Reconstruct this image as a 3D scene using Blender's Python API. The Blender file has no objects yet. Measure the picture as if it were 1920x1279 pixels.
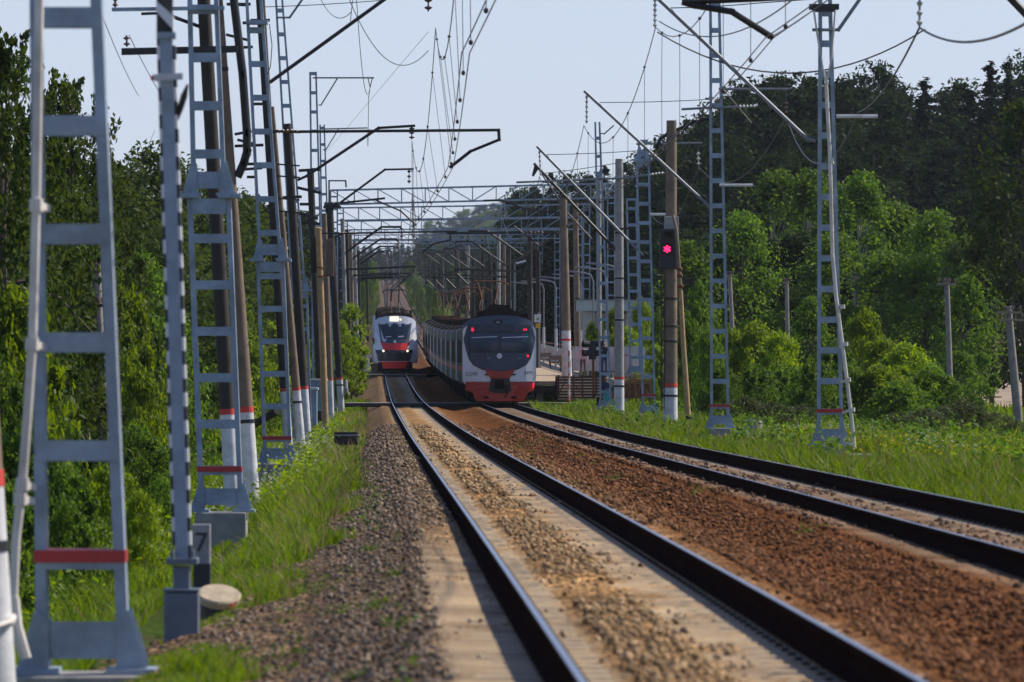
import bpy, bmesh, math, random
import numpy as np
from mathutils import Vector, Matrix

R = math.radians
scene = bpy.context.scene
col = scene.collection

# ------------------------------------------------------------------ camera
cd = bpy.data.cameras.new('camera')
cam = bpy.data.objects.new('camera', cd)
col.objects.link(cam)
cam.location = (0, 0, 0)
cam.rotation_euler = (R(90), 0, 0)
cd.lens = 200
cd.sensor_width = 36
cd.clip_start = 0.5
cd.clip_end = 9000
cd.dof.use_dof = True
cd.dof.focus_distance = 235
cd.dof.aperture_fstop = 6.2
scene.camera = cam

# ------------------------------------------------------------------ sky, sun, exposure
SUN_AZ, SUN_EL = R(68), R(44)
world = bpy.data.worlds.new('World')
scene.world = world
world.use_nodes = True
wn = world.node_tree
wn.nodes.clear()
sky = wn.nodes.new('ShaderNodeTexSky')
sky.sky_type = 'NISHITA'
sky.sun_disc = False
sky.sun_elevation = SUN_EL
sky.sun_rotation = SUN_AZ
sky.altitude = 100
sky.air_density = 1.0
sky.dust_density = 0.15
sky.ozone_density = 3.0
bg = wn.nodes.new('ShaderNodeBackground')
bg.inputs['Strength'].default_value = 0.13
wo = wn.nodes.new('ShaderNodeOutputWorld')
tone = wn.nodes.new('ShaderNodeMix'); tone.data_type = 'RGBA'; tone.blend_type = 'MULTIPLY'
tone.inputs['Factor'].default_value = 1
tone.inputs['B'].default_value = (.90, .865, 1.05, 1)
wn.links.new(sky.outputs['Color'], tone.inputs['A'])
# pale milky band low over the horizon, as on a hazy day
geo = wn.nodes.new('ShaderNodeTexCoord'); sepz = wn.nodes.new('ShaderNodeSeparateXYZ')
wn.links.new(geo.outputs['Generated'], sepz.inputs['Vector'])
band = wn.nodes.new('ShaderNodeMapRange')
band.inputs['From Min'].default_value = .04; band.inputs['From Max'].default_value = .35
band.inputs['To Min'].default_value = .8; band.inputs['To Max'].default_value = 0
wn.links.new(sepz.outputs['Z'], band.inputs['Value'])
milk = wn.nodes.new('ShaderNodeMix'); milk.data_type = 'RGBA'
milk.inputs['B'].default_value = (4.8, 5.42, 6.6, 1)
wn.links.new(band.outputs['Result'], milk.inputs['Factor'])
wn.links.new(tone.outputs['Result'], milk.inputs['A'])
wn.links.new(milk.outputs['Result'], bg.inputs['Color'])
wn.links.new(bg.outputs['Background'], wo.inputs['Surface'])
sd = bpy.data.lights.new('sun', 'SUN')
sd.energy = 5.0
sd.angle = R(0.5)
sd.color = (1.0, 0.915, 0.77)
sun = bpy.data.objects.new('sun', sd)
col.objects.link(sun)
sdir = Vector((math.cos(SUN_EL)*math.sin(SUN_AZ), math.cos(SUN_EL)*math.cos(SUN_AZ), math.sin(SUN_EL)))
sun.rotation_euler = sdir.to_track_quat('Z', 'Y').to_euler()
sun.location = (60, 30, 80)
scene.view_settings.view_transform = 'Standard'
scene.view_settings.look = 'None'
scene.view_settings.exposure = 0.0
scene.view_settings.gamma = 1.0

# ------------------------------------------------------------------ helpers
FPX = 200/36*1920
def P(px, py, d):
    return Vector(((px-960)*d/FPX, d, (639.5-py)*d/FPX))
def px_m(d):
    return FPX/d

_zd = np.array([0, 26, 44, 61, 94, 143, 215, 285, 340, 390, 444, 520, 600, 800, 1000, 1300, 1600, 2000, 4200.])
_zz = np.array([-1.47, -1.57, -1.69, -1.81, -2.05, -2.42, -2.79, -3.06, -3.02, -2.8, -2.45, -1.7, -.6, 2.5, 6.2, 12, 17, 22, 26.])
_tab = np.interp(np.arange(0, 4201), _zd, _zz)
_ker = np.exp(-0.5*(np.arange(-45, 46)/18.0)**2); _ker /= _ker.sum()
_ext = np.concatenate([2*_tab[0]-_tab[1:46][::-1], _tab, 2*_tab[-1]-_tab[-46:-1][::-1]])
_tab = np.convolve(_ext, _ker, 'valid')
def zr(d):
    return float(np.interp(d, np.arange(0, 4201), _tab))
def zra(d):
    return np.interp(d, np.arange(0, 4201), _tab)
def tx(d):
    return 1.78-0.0246*d
HEAD = math.atan(-0.0246)       # heading of the line, turned from +Y towards +X
def T(u, d, h=0.0):
    """point at u metres right of the left track, h above its rail head"""
    return Vector((tx(d)+u, d, zr(d)+h))

def smooth(a, b, x):
    t = np.clip((x-a)/(b-a), 0, 1)
    return t*t*(3-2*t)
_gu = np.array([-400, -60, -20, -9, -6, -4.6, -3.9, -3.3, -2.75, -2.3, 6.0, 6.4, 9, 14, 22, 45, 400.])
_gp = np.array([-3.2, -3.1, -2.9, -2.6, -2.0, -1.45, -1.15, -.72, -.68, -.75, -.75, -.42, -.36, -.6, -.9, -1.0, -1.0])
def ground_z(x, y):
    x = np.asarray(x, float); y = np.asarray(y, float)
    u = x-tx(y)
    p = np.interp(u, _gu, _gp)
    p = p*np.where((u > -4.0) & (u < -2), 1.12, np.clip((y+40)/120, .62, 1.0))
    hill = smooth(20, 60, u)*smooth(345, 470, y)*10.5 + smooth(14, 40, u)*smooth(560, 800, y)*6 + smooth(2200, 3100, y)*smooth(-30, 110, u)*38
    lump = .10*np.sin(x*.9+1)*np.sin(y*.35) + .06*np.sin(x*2.3+y*.7)
    lump = lump*smooth(.0, 1.5, np.maximum(-3.2-u, u-7.5))
    return zra(y)+p+hill+lump
def gz(x, y):
    return float(ground_z(x, y))

def mat(name, base, rough=.7, metal=0., var=.0, scale=4., bump=0., bscale=40., spec=.5, var2=None, coat=0.):
    m = bpy.data.materials.new(name)
    m.use_nodes = True
    nt = m.node_tree
    b = nt.nodes['Principled BSDF']
    b.inputs['Roughness'].default_value = rough
    b.inputs['Metallic'].default_value = metal
    b.inputs['Specular IOR Level'].default_value = spec
    b.inputs['Coat Weight'].default_value = coat
    b.inputs['Base Color'].default_value = (*base, 1)
    tc = nt.nodes.new('ShaderNodeTexCoord')
    if var > 0 or var2:
        n = nt.nodes.new('ShaderNodeTexNoise')
        n.inputs['Scale'].default_value = scale
        n.inputs['Detail'].default_value = 6
        n.inputs['Roughness'].default_value = .65
        nt.links.new(tc.outputs['Object'], n.inputs['Vector'])
        r = nt.nodes.new('ShaderNodeValToRGB')
        r.color_ramp.elements[0].position = .32
        r.color_ramp.elements[1].position = .68
        lo = var2 if var2 else tuple(c*(1-var) for c in base)
        hi = tuple(min(1, c*(1+var)) for c in base)
        r.color_ramp.elements[0].color = (*lo, 1)
        r.color_ramp.elements[1].color = (*hi, 1)
        nt.links.new(n.outputs['Fac'], r.inputs['Fac'])
        nt.links.new(r.outputs['Color'], b.inputs['Base Color'])
    if bump > 0:
        n2 = nt.nodes.new('ShaderNodeTexNoise')
        n2.inputs['Scale'].default_value = bscale
        n2.inputs['Detail'].default_value = 4
        nt.links.new(tc.outputs['Object'], n2.inputs['Vector'])
        bp = nt.nodes.new('ShaderNodeBump')
        bp.inputs['Strength'].default_value = bump
        bp.inputs['Distance'].default_value = .02
        nt.links.new(n2.outputs['Fac'], bp.inputs['Height'])
        nt.links.new(bp.outputs['Normal'], b.inputs['Normal'])
    return m
def emit(name, colr, s):
    m = bpy.data.materials.new(name)
    m.use_nodes = True
    b = m.node_tree.nodes['Principled BSDF']
    b.inputs['Base Color'].default_value = (*[c*.3 for c in colr], 1)
    b.inputs['Emission Color'].default_value = (*colr, 1)
    b.inputs['Emission Strength'].default_value = s
    return m
def leaf_mat(name, c0, c1, trans=.4, rough=.55, spec=.2):
    m = bpy.data.materials.new(name)
    m.use_nodes = True
    nt = m.node_tree
    b = nt.nodes['Principled BSDF']
    b.inputs['Roughness'].default_value = rough
    b.inputs['Specular IOR Level'].default_value = spec
    g = nt.nodes.new('ShaderNodeNewGeometry')
    oi = nt.nodes.new('ShaderNodeObjectInfo')
    r = nt.nodes.new('ShaderNodeMix'); r.data_type = 'RGBA'
    r.inputs['A'].default_value = (*c0, 1); r.inputs['B'].default_value = (*c1, 1)
    nt.links.new(g.outputs['Random Per Island'], r.inputs['Factor'])
    hs = nt.nodes.new('ShaderNodeHueSaturation')
    mr = nt.nodes.new('ShaderNodeMapRange')
    mr.inputs['To Min'].default_value = .72; mr.inputs['To Max'].default_value = 1.25
    nt.links.new(oi.outputs['Random'], mr.inputs['Value'])
    nt.links.new(mr.outputs['Result'], hs.inputs['Value'])
    nt.links.new(r.outputs['Result'], hs.inputs['Color'])
    nt.links.new(hs.outputs['Color'], b.inputs['Base Color'])
    tr = nt.nodes.new('ShaderNodeBsdfTranslucent')
    hs2 = nt.nodes.new('ShaderNodeHueSaturation')
    hs2.inputs['Hue'].default_value = .485; hs2.inputs['Saturation'].default_value = 1.1; hs2.inputs['Value'].default_value = 1.5
    nt.links.new(hs.outputs['Color'], hs2.inputs['Color'])
    nt.links.new(hs2.outputs['Color'], tr.inputs['Color'])
    mx = nt.nodes.new('ShaderNodeMixShader')
    mx.inputs['Fac'].default_value = trans
    nt.links.new(b.outputs['BSDF'], mx.inputs[1])
    nt.links.new(tr.outputs['BSDF'], mx.inputs[2])
    nt.links.new(mx.outputs['Shader'], nt.nodes['Material Output'].inputs['Surface'])
    return m

class MB:
    """collects solids in world coordinates; build() links them as one mesh object"""
    def __init__(s):
        s.v = []; s.f = []; s.m = []; s.cur = 0
    def add(s, vs, fs):
        o = len(s.v)
        s.v += [tuple(v) for v in vs]
        s.f += [tuple(i+o for i in f) for f in fs]
        s.m += [s.cur]*len(fs)
        return s
    def box(s, c, size, rz=0., M=None):
        hx, hy, hz = size[0]/2, size[1]/2, size[2]/2
        vs = [Vector((x, y, z)) for x in (-hx, hx) for y in (-hy, hy) for z in (-hz, hz)]
        if M is None:
            M = Matrix.Rotation(rz, 3, 'Z')
        vs = [M @ v+Vector(c) for v in vs]
        return s.add(vs, [(0, 1, 3, 2), (4, 6, 7, 5), (0, 4, 5, 1), (2, 3, 7, 6), (0, 2, 6, 4), (1, 5, 7, 3)])
    def beam(s, a, b, w, h, up=(0, 0, 1)):
        """box from a to b: w across, h along up"""
        a = Vector(a); b = Vector(b); z = (b-a).normalized(); up = Vector(up)
        if abs(z.dot(up)) > .98: up = Vector((0, 1, 0))
        x = z.cross(up).normalized(); y = x.cross(z).normalized()
        vs = []
        for p in (a, b):
            for sx, sy in ((-1, -1), (1, -1), (1, 1), (-1, 1)):
                vs.append(p+x*(sx*w/2)+y*(sy*h/2))
        return s.add(vs, [(3, 2, 1, 0), (4, 5, 6, 7), (0, 1, 5, 4), (1, 2, 6, 5), (2, 3, 7, 6), (3, 0, 4, 7)])
    def tube(s, pts, r, n=6, caps=True):
        pts = [Vector(p) for p in pts]
        rs = r if isinstance(r, (list, tuple)) else [r]*len(pts)
        vs = []; fs = []
        px_ = None
        for i, p in enumerate(pts):
            t = (pts[min(i+1, len(pts)-1)]-pts[max(i-1, 0)])
            t = t.normalized() if t.length > 1e-9 else Vector((0, 0, 1))
            up = px_ if px_ is not None else (Vector((1, 0, 0)) if abs(t.x) < .9 else Vector((0, 1, 0)))
            y = t.cross(up).normalized(); x = y.cross(t).normalized(); px_ = x
            for k in range(n):
                a = 2*math.pi*k/n
                vs.append(p+(x*math.cos(a)+y*math.sin(a))*rs[i])
        for i in range(len(pts)-1):
            for k in range(n):
                k2 = (k+1) % n
                fs.append((i*n+k, i*n+k2, (i+1)*n+k2, (i+1)*n+k))
        if caps:
            fs.append(tuple(range(n))[::-1])
            fs.append(tuple((len(pts)-1)*n+k for k in range(n)))
        return s.add(vs, fs)
    def prism(s, poly, a, b):
        """poly: list of 3d points, extruded by vector from offset a to offset b (Vectors)"""
        n = len(poly); a = Vector(a); b = Vector(b)
        vs = [Vector(p)+a for p in poly]+[Vector(p)+b for p in poly]
        fs = [tuple(range(n))[::-1], tuple(range(n, 2*n))]
        for k in range(n):
            k2 = (k+1) % n
            fs.append((k, k2, n+k2, n+k))
        return s.add(vs, fs)
    def lathe(s, base, axis, prof, n=10):
        """prof: (distance along axis, radius)"""
        base = Vector(base); axis = Vector(axis).normalized()
        pts = [base+axis*h for h, _ in prof]
        up = Vector((1, 0, 0)) if abs(axis.x) < .9 else Vector((0, 1, 0))
        y = axis.cross(up).normalized(); x = y.cross(axis)
        vs = []; fs = []
        for p, (h, r) in zip(pts, prof):
            for k in range(n):
                a = 2*math.pi*k/n
                vs.append(p+(x*math.cos(a)+y*math.sin(a))*max(r, 1e-4))
        for i in range(len(prof)-1):
            for k in range(n):
                k2 = (k+1) % n
                fs.append((i*n+k, i*n+k2, (i+1)*n+k2, (i+1)*n+k))
        fs.append(tuple(range(n))[::-1]); fs.append(tuple((len(prof)-1)*n+k for k in range(n)))
        return s.add(vs, fs)
    def build(s, name, mats, parent=None, smooth_shade=False, bevel=0.):
        me = bpy.data.meshes.new(name)
        off = root_loc(parent) if parent is not None else Vector((0, 0, 0))
        me.from_pydata([(v[0]-off.x, v[1]-off.y, v[2]-off.z) for v in s.v], [], s.f)
        for mm in (mats if isinstance(mats, (list, tuple)) else [mats]):
            me.materials.append(mm)
        me.polygons.foreach_set('material_index', s.m)
        bm = bmesh.new(); bm.from_mesh(me)
        bmesh.ops.recalc_face_normals(bm, faces=bm.faces)
        if bevel > 0:
            bmesh.ops.remove_doubles(bm, verts=bm.verts, dist=1e-5)
            bmesh.ops.bevel(bm, geom=[e for e in bm.edges if len(e.link_faces) == 2 and e.calc_face_angle(0) > .6], offset=bevel, segments=2, affect='EDGES', profile=.5)
        bm.to_mesh(me); bm.free()
        if smooth_shade:
            me.polygons.foreach_set('use_smooth', [True]*len(me.polygons))
            try: me.set_sharp_from_angle(angle=R(40))
            except Exception: pass
        o = bpy.data.objects.new(name, me)
        col.objects.link(o)
        if parent is not None: o.parent = parent
        return o
def root_loc(o):
    p = Vector((0, 0, 0))
    while o is not None:
        p += o.location; o = o.parent
    return p
def tag(o, label=None, cat=None, group=None, kind=None):
    if label: o['label'] = label
    if cat: o['category'] = cat
    if group: o['group'] = group
    if kind: o['kind'] = kind
    return o
def thing(name, loc, label, cat, group=None):
    o = bpy.data.objects.new(name, None)
    o.empty_display_size = .3
    col.objects.link(o)
    o.location = loc
    return tag(o, label, cat, group)
def np_mesh(name, V, Fq, mats, parent=None, mi=None, smooth_shade=False, tint=None):
    me = bpy.data.meshes.new(name)
    V = np.asarray(V, np.float32); Fq = np.asarray(Fq, np.int32)
    n, k = Fq.shape
    me.vertices.add(len(V)); me.vertices.foreach_set('co', V.ravel())
    me.loops.add(n*k); me.loops.foreach_set('vertex_index', Fq.ravel())
    me.polygons.add(n)
    me.polygons.foreach_set('loop_start', np.arange(0, n*k, k, dtype=np.int32))
    for mm in (mats if isinstance(mats, (list, tuple)) else [mats]): me.materials.append(mm)
    if mi is not None: me.polygons.foreach_set('material_index', np.asarray(mi, np.int32))
    if smooth_shade: me.polygons.foreach_set('use_smooth', np.ones(n, bool))
    if tint is not None:
        at = me.attributes.new('tint', 'FLOAT_COLOR', 'POINT')
        at.data.foreach_set('color', np.asarray(tint, np.float32).ravel())
    me.update(calc_edges=True); me.validate()
    o = bpy.data.objects.new(name, me)
    col.objects.link(o)
    if parent is not None: o.parent = parent
    return o
def copy_tree(o, loc, rz=0., sc=(1, 1, 1), label=None, group=None):
    c = o.copy(); col.objects.link(c)
    c.location = loc; c.rotation_euler = (0, 0, rz); c.scale = sc
    if label: c['label'] = label
    if group: c['group'] = group
    def kids(a, b):
        for ch in list(a.children):
            k = ch.copy(); col.objects.link(k); k.parent = b
            kids(ch, k)
    kids(o, c)
    return c
def text_part(name, s, size, m, parent, at, align='CENTER', ry=0., width=1.):
    cu = bpy.data.curves.new(name, 'FONT')
    cu.body = s; cu.size = size; cu.align_x = align; cu.align_y = 'CENTER'; cu.extrude = .004
    tmp = bpy.data.objects.new(name+'_curve', cu); col.objects.link(tmp)
    bpy.context.view_layer.update()
    dg = bpy.context.evaluated_depsgraph_get()
    me = bpy.data.meshes.new_from_object(tmp.evaluated_get(dg))
    bpy.data.objects.remove(tmp)
    me.name = name
    M = Matrix.Translation(Vector(at)-root_loc(parent)) @ Matrix.Rotation(ry, 4, 'Z') @ Matrix.Rotation(R(90), 4, 'X') @ Matrix.Diagonal((width, 1, 1, 1))
    me.transform(M)
    me.materials.clear(); me.materials.append(m)
    o = bpy.data.objects.new(name, me); col.objects.link(o); o.parent = parent
    return o

M_ = {}
M_['steel'] = mat('grey_paint', (.27, .34, .42), .6, .0, .25, 2.2, .25, 30, var2=(.175, .215, .255))
M_['steel_red'] = mat('red_paint', (.42, .03, .03), .5, 0, .15, 5)
M_['band_red'] = mat('red_band_paint', (.62, .05, .035), .6, 0, .12, 8)
M_['white'] = mat('whitewash', (.66, .66, .66), .8, 0, .18, 3., .2, 30, var2=(.45, .45, .46))
M_['conc'] = mat('grey_concrete', (.30, .29, .27), .9, 0, .25, 3., .3, 25)
M_['brownpole'] = mat('brown_weathered_concrete', (.20, .145, .10), .85, 0, .3, 2.2, .3, 30)
M_['darkpole'] = mat('dark_pole_concrete', (.035, .028, .022), .8, 0, .3, 2.5, .2, 30)  # plain near-black brown, shared by the dark poles and other dark parts
M_['black'] = mat('black_steel', (.014, .013, .013), .5, .0, .3, 6)
M_['wire'] = mat('wire_metal', (.06, .055, .06), .5, .4)
M_['galv'] = mat('galvanised_tube', (.20, .22, .25), .55, .2, .15, 6)
M_['porcelain'] = mat('brown_porcelain', (.10, .05, .035), .25)
M_['glassins'] = mat('pale_glass_insulator', (.45, .46, .42), .25)
M_['cond'] = mat('white_conduit', (.62, .58, .52), .6, 0, .25, 3)
M_['tan'] = mat('tan_painted_timber', (.42, .27, .12), .7, 0, .25, 4, .3, 30)
M_['rust'] = mat('rusty_steel', (.16, .065, .03), .85, .1, .45, 6, .4, 40)
M_['wood'] = mat('weathered_wood', (.30, .23, .16), .85, 0, .3, 5, .4, 40)
# ------------------------------------------------------------------ ground, ballast, tracks
def ground_mats():
    m = bpy.data.materials.new('meadow_soil'); m.use_nodes = True
    nt = m.node_tree; b = nt.nodes['Principled BSDF']; b.inputs['Roughness'].default_value = .95; b.inputs['Specular IOR Level'].default_value = 0
    tc = nt.nodes.new('ShaderNodeTexCoord')
    n = nt.nodes.new('ShaderNodeTexNoise'); n.inputs['Scale'].default_value = .35; n.inputs['Detail'].default_value = 9; n.inputs['Roughness'].default_value = .7
    nt.links.new(tc.outputs['Object'], n.inputs['Vector'])
    r = nt.nodes.new('ShaderNodeValToRGB')
    e = r.color_ramp.elements
    e[0].position = .36; e[0].color = (.085, .066, .044, 1)
    e[1].position = .72; e[1].color = (.10, .13, .032, 1)
    x = e.new(.5); x.color = (.06, .095, .02, 1)
    nt.links.new(n.outputs['Fac'], r.inputs['Fac']); nt.links.new(r.outputs['Color'], b.inputs['Base Color'])
    bp = nt.nodes.new('ShaderNodeBump'); bp.inputs['Strength'].default_value = .6; bp.inputs['Distance'].default_value = .1
    n2 = nt.nodes.new('ShaderNodeTexNoise'); n2.inputs['Scale'].default_value = 9; n2.inputs['Detail'].default_value = 5
    nt.links.new(tc.outputs['Object'], n2.inputs['Vector']); nt.links.new(n2.outputs['Fac'], bp.inputs['Height']); nt.links.new(bp.outputs['Normal'], b.inputs['Normal'])
    M_['ground'] = m
    # ballast: stones from voronoi cells over a per-vertex tint (rust between the tracks, tan within, grey at the shoulder)
    m = bpy.data.materials.new('ballast_stones'); m.use_nodes = True
    nt = m.node_tree; b = nt.nodes['Principled BSDF']; b.inputs['Roughness'].default_value = .9; b.inputs['Specular IOR Level'].default_value = .0
    tc = nt.nodes.new('ShaderNodeTexCoord')
    v = nt.nodes.new('ShaderNodeTexVoronoi'); v.inputs['Scale'].default_value = 17
    nt.links.new(tc.outputs['Object'], v.inputs['Vector'])
    at = nt.nodes.new('ShaderNodeAttribute'); at.attribute_name = 'tint'
    sp = nt.nodes.new('ShaderNodeSeparateColor'); nt.links.new(v.outputs['Color'], sp.inputs['Color'])
    rr = nt.nodes.new('ShaderNodeValToRGB'); e = rr.color_ramp.elements
    e[0].position = 0; e[0].color = (.35, .33, .32, 1); e[1].position = 1; e[1].color = (1.75, 1.6, 1.4, 1)
    x = e.new(.45); x.color = (.8, .75, .72, 1); x = e.new(.75); x.color = (1.25, 1.05, .85, 1)
    nt.links.new(sp.outputs['Red'], rr.inputs['Fac'])
    mx = nt.nodes.new('ShaderNodeMix'); mx.data_type = 'RGBA'; mx.blend_type = 'MULTIPLY'
    nt.links.new(at.outputs['Alpha'], mx.inputs['Factor'])
    nt.links.new(at.outputs['Color'], mx.inputs['A']); nt.links.new(rr.outputs['Color'], mx.inputs['B'])
    big = nt.nodes.new('ShaderNodeTexNoise'); big.inputs['Scale'].default_value = .9; big.inputs['Detail'].default_value = 5
    nt.links.new(tc.outputs['Object'], big.inputs['Vector'])
    br = nt.nodes.new('ShaderNodeValToRGB'); e = br.color_ramp.elements
    e[0].position = .3; e[0].color = (.62, .6, .6, 1); e[1].position = .7; e[1].color = (1.3, 1.25, 1.15, 1)
    nt.links.new(big.outputs['Fac'], br.inputs['Fac'])
    m2 = nt.nodes.new('ShaderNodeMix'); m2.data_type = 'RGBA'; m2.blend_type = 'MULTIPLY'; m2.inputs['Factor'].default_value = 1
    nt.links.new(mx.outputs['Result'], m2.inputs['A']); nt.links.new(br.outputs['Color'], m2.inputs['B'])
    nt.links.new(m2.outputs['Result'], b.inputs['Base Color'])
    bp = nt.nodes.new('ShaderNodeBump'); bp.inputs['Strength'].default_value = 1; bp.inputs['Distance'].default_value = .05
    bp.invert = True
    nt.links.new(at.outputs['Alpha'], bp.inputs['Strength'])
    nt.links.new(v.outputs['Distance'], bp.inputs['Height']); nt.links.new(bp.outputs['Normal'], b.inputs['Normal'])
    M_['ballast'] = m
    m = bpy.data.materials.new('loose_stone'); m.use_nodes = True
    nt = m.node_tree; b = nt.nodes['Principled BSDF']; b.inputs['Roughness'].default_value = .9; b.inputs['Specular IOR Level'].default_value = .0
    at = nt.nodes.new('ShaderNodeAttribute'); at.attribute_name = 'tint'
    nt.links.new(at.outputs['Color'], b.inputs['Base Color'])
    M_['stone'] = m
ground_mats()

def build_ground():
    us = np.concatenate([[-420, -300, -200, -140, -100, -75, -60, -50, -42], np.arange(-36, -12, 2.), np.arange(-12, -2.4, .5), [-2.3, 0, 3, 6.0], np.arange(6.4, 14, .6), np.arange(14, 60, 2.5), [64, 72, 85, 100, 130, 170, 220, 300, 420]])
    ds = np.concatenate([np.arange(4, 120, 2.), np.arange(120, 560, 4.), np.arange(560, 1200, 16.), np.arange(1200, 3701, 100.)])
    U, D = np.meshgrid(us, ds)
    X = tx(D)+U; Z = ground_z(X, D)
    V = np.stack([X, D, Z], -1).reshape(-1, 3)
    nu = len(us); i = np.arange(len(ds)-1)[:, None]*nu+np.arange(nu-1)[None]
    Fq = np.stack([i, i+1, i+nu+1, i+nu], -1).reshape(-1, 4)
    o = np_mesh('ground', V, Fq, M_['ground'], smooth_shade=True)
    tag(o, kind='structure')
build_ground()

rng = np.random.default_rng(7)
B_U = np.array([-3.05, -2.7, -2.35, -2.0, -1.7, -1.45, -1.3, -1.1, -.9, -.78, -.66, -.5, -.4, -.3, -.15, 0, .15, .3, .4, .5, .66, .78, .9, 1.1, 1.3, 1.5, 1.8, 2.15, 2.5, 2.8, 3.0, 3.2, 3.4, 3.52, 3.64, 3.8, 3.9, 4.0, 4.15, 4.3, 4.45, 4.6, 4.7, 4.8, 4.96, 5.08, 5.2, 5.4, 5.6, 5.8, 6.1, 6.5])
def ballast_h(u, d):
    t = np.where(u > 2.15, u-4.3, u); a = np.abs(t)
    mid = np.where(np.sin(d*.55)+.6*np.sin(d*.23+1) > -.55, -.165, -.215)          # hollows where the sleeper shows
    h = np.interp(a, [0, .3, .40, .48, .62, 1.0, 1.15, 1.3, 1.5, 2.15], [0, 0, -.03, -.045, -.045, -.045, -.035, -.03, -.05, -.17])
    pile = np.where(u > 2.15, np.interp(t, [-.5, -.3, 0, .3, .5], [-.06, -.02, -.03, -.02, -.06]), np.interp(t, [-.46, -.36, -.15, .05, .17], [-.05, 0, .005, 0, -.05]))+mid
    h = np.where(a < .46, np.where((u < 2.15) & (t > .13), -.2075, np.maximum(pile, -.2075)), np.minimum(h-.165, np.where(a < 1.15, -.2075, 0)))
    near = np.clip((62-d)/25, 0, 1)
    h = np.where((a > .85) & (a < 1.4), h+.06*(1-near), h)
    h = np.where(u < -1.5, np.interp(u, [-3.05, -2.7, -2.3, -1.9, -1.5], [-.80, -.60, -.52, -.40, -.24]), h)
    h = np.where(u > 5.8, np.interp(u, [5.8, 6.1, 6.5], [-.25, -.36, -.52]), h)
    return h
def dust_w(u, d):
    """where fine dust lies level with the sleepers beside the rails"""
    t = np.where(u > 2.15, u-4.3, u)+.05*np.sin(d*2.1+np.sin(d*.7)*2)*np.sin(d*.53)+.03*np.sin(d*5.3+u*3); a = np.abs(t)
    w = smooth(.40, .47, a)*(1-smooth(1.02, 1.2, a))*np.where(a > .9, np.clip((62-d)/25, 0, 1), 1)
    w = np.maximum(w, np.where((u < 2.15) & (t > 0), smooth(.12, .18, t)*(1-smooth(1.0, 1.15, t)), 0))
    w = np.maximum(w, np.where((u < -.8) & (d < 60), smooth(-1.42, -1.32, u), 0)*np.clip((60-d)/14, 0, 1))
    rt_ = (u > 3.0) & (u < 5.6)
    blot = .5+.5*np.sin(d*.61+3*np.sin(d*.17))*np.sin(u*5+d*.09)
    w = np.where(rt_, np.maximum(w*.6, .55+.45*blot), w)
    spot = np.clip(1.15-.9*np.clip(np.sin(d*.83+u*4)*np.sin(d*.37-u*6)*np.sin(d*1.9)+.15, 0, 1), 0, 1)
    return np.clip(w*spot, 0, 1)*.95
def ballast_tint(u, d, r):
    grey = np.array([.215, .165, .122]); rust = np.array([.195, .094, .048]); tan = np.array([.40, .27, .145]); dark = np.array([.15, .10, .068]); dust = np.array([.40, .315, .22]); dirty = np.array([.235, .175, .13])
    w_tan = np.exp(-(u/.9)**2)
    w_rust = np.exp(-((u-2.6)/1.25)**2)*1.4
    w_dark = np.exp(-((u-4.4)/.9)**2)*.9
    w_grey = 1/(1+np.exp((u+.95)*5))
    W = np.stack([w_grey, w_rust, w_tan, w_dark], -1)+1e-3
    nearmix = np.clip((60-d)/35, 0, 1)[..., None]*np.array([.8, .25, -.55, 0])
    W = np.clip(W*(1+nearmix), .001, None)
    W = W/W.sum(-1, keepdims=True)
    c = W @ np.stack([grey, rust, tan, dark])
    t = np.abs(np.where(u > 2.15, u-4.3, u))
    wd = dust_w(u, d)[..., None]
    c = c*(1-wd)+np.where((u > 2.15)[..., None], dirty, dust)*wd
    far = np.clip((d-420)/250, 0, 1)[..., None]
    c = c*(1-far)+np.array([.145, .112, .105])*far
    return c*r[..., None]
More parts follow.
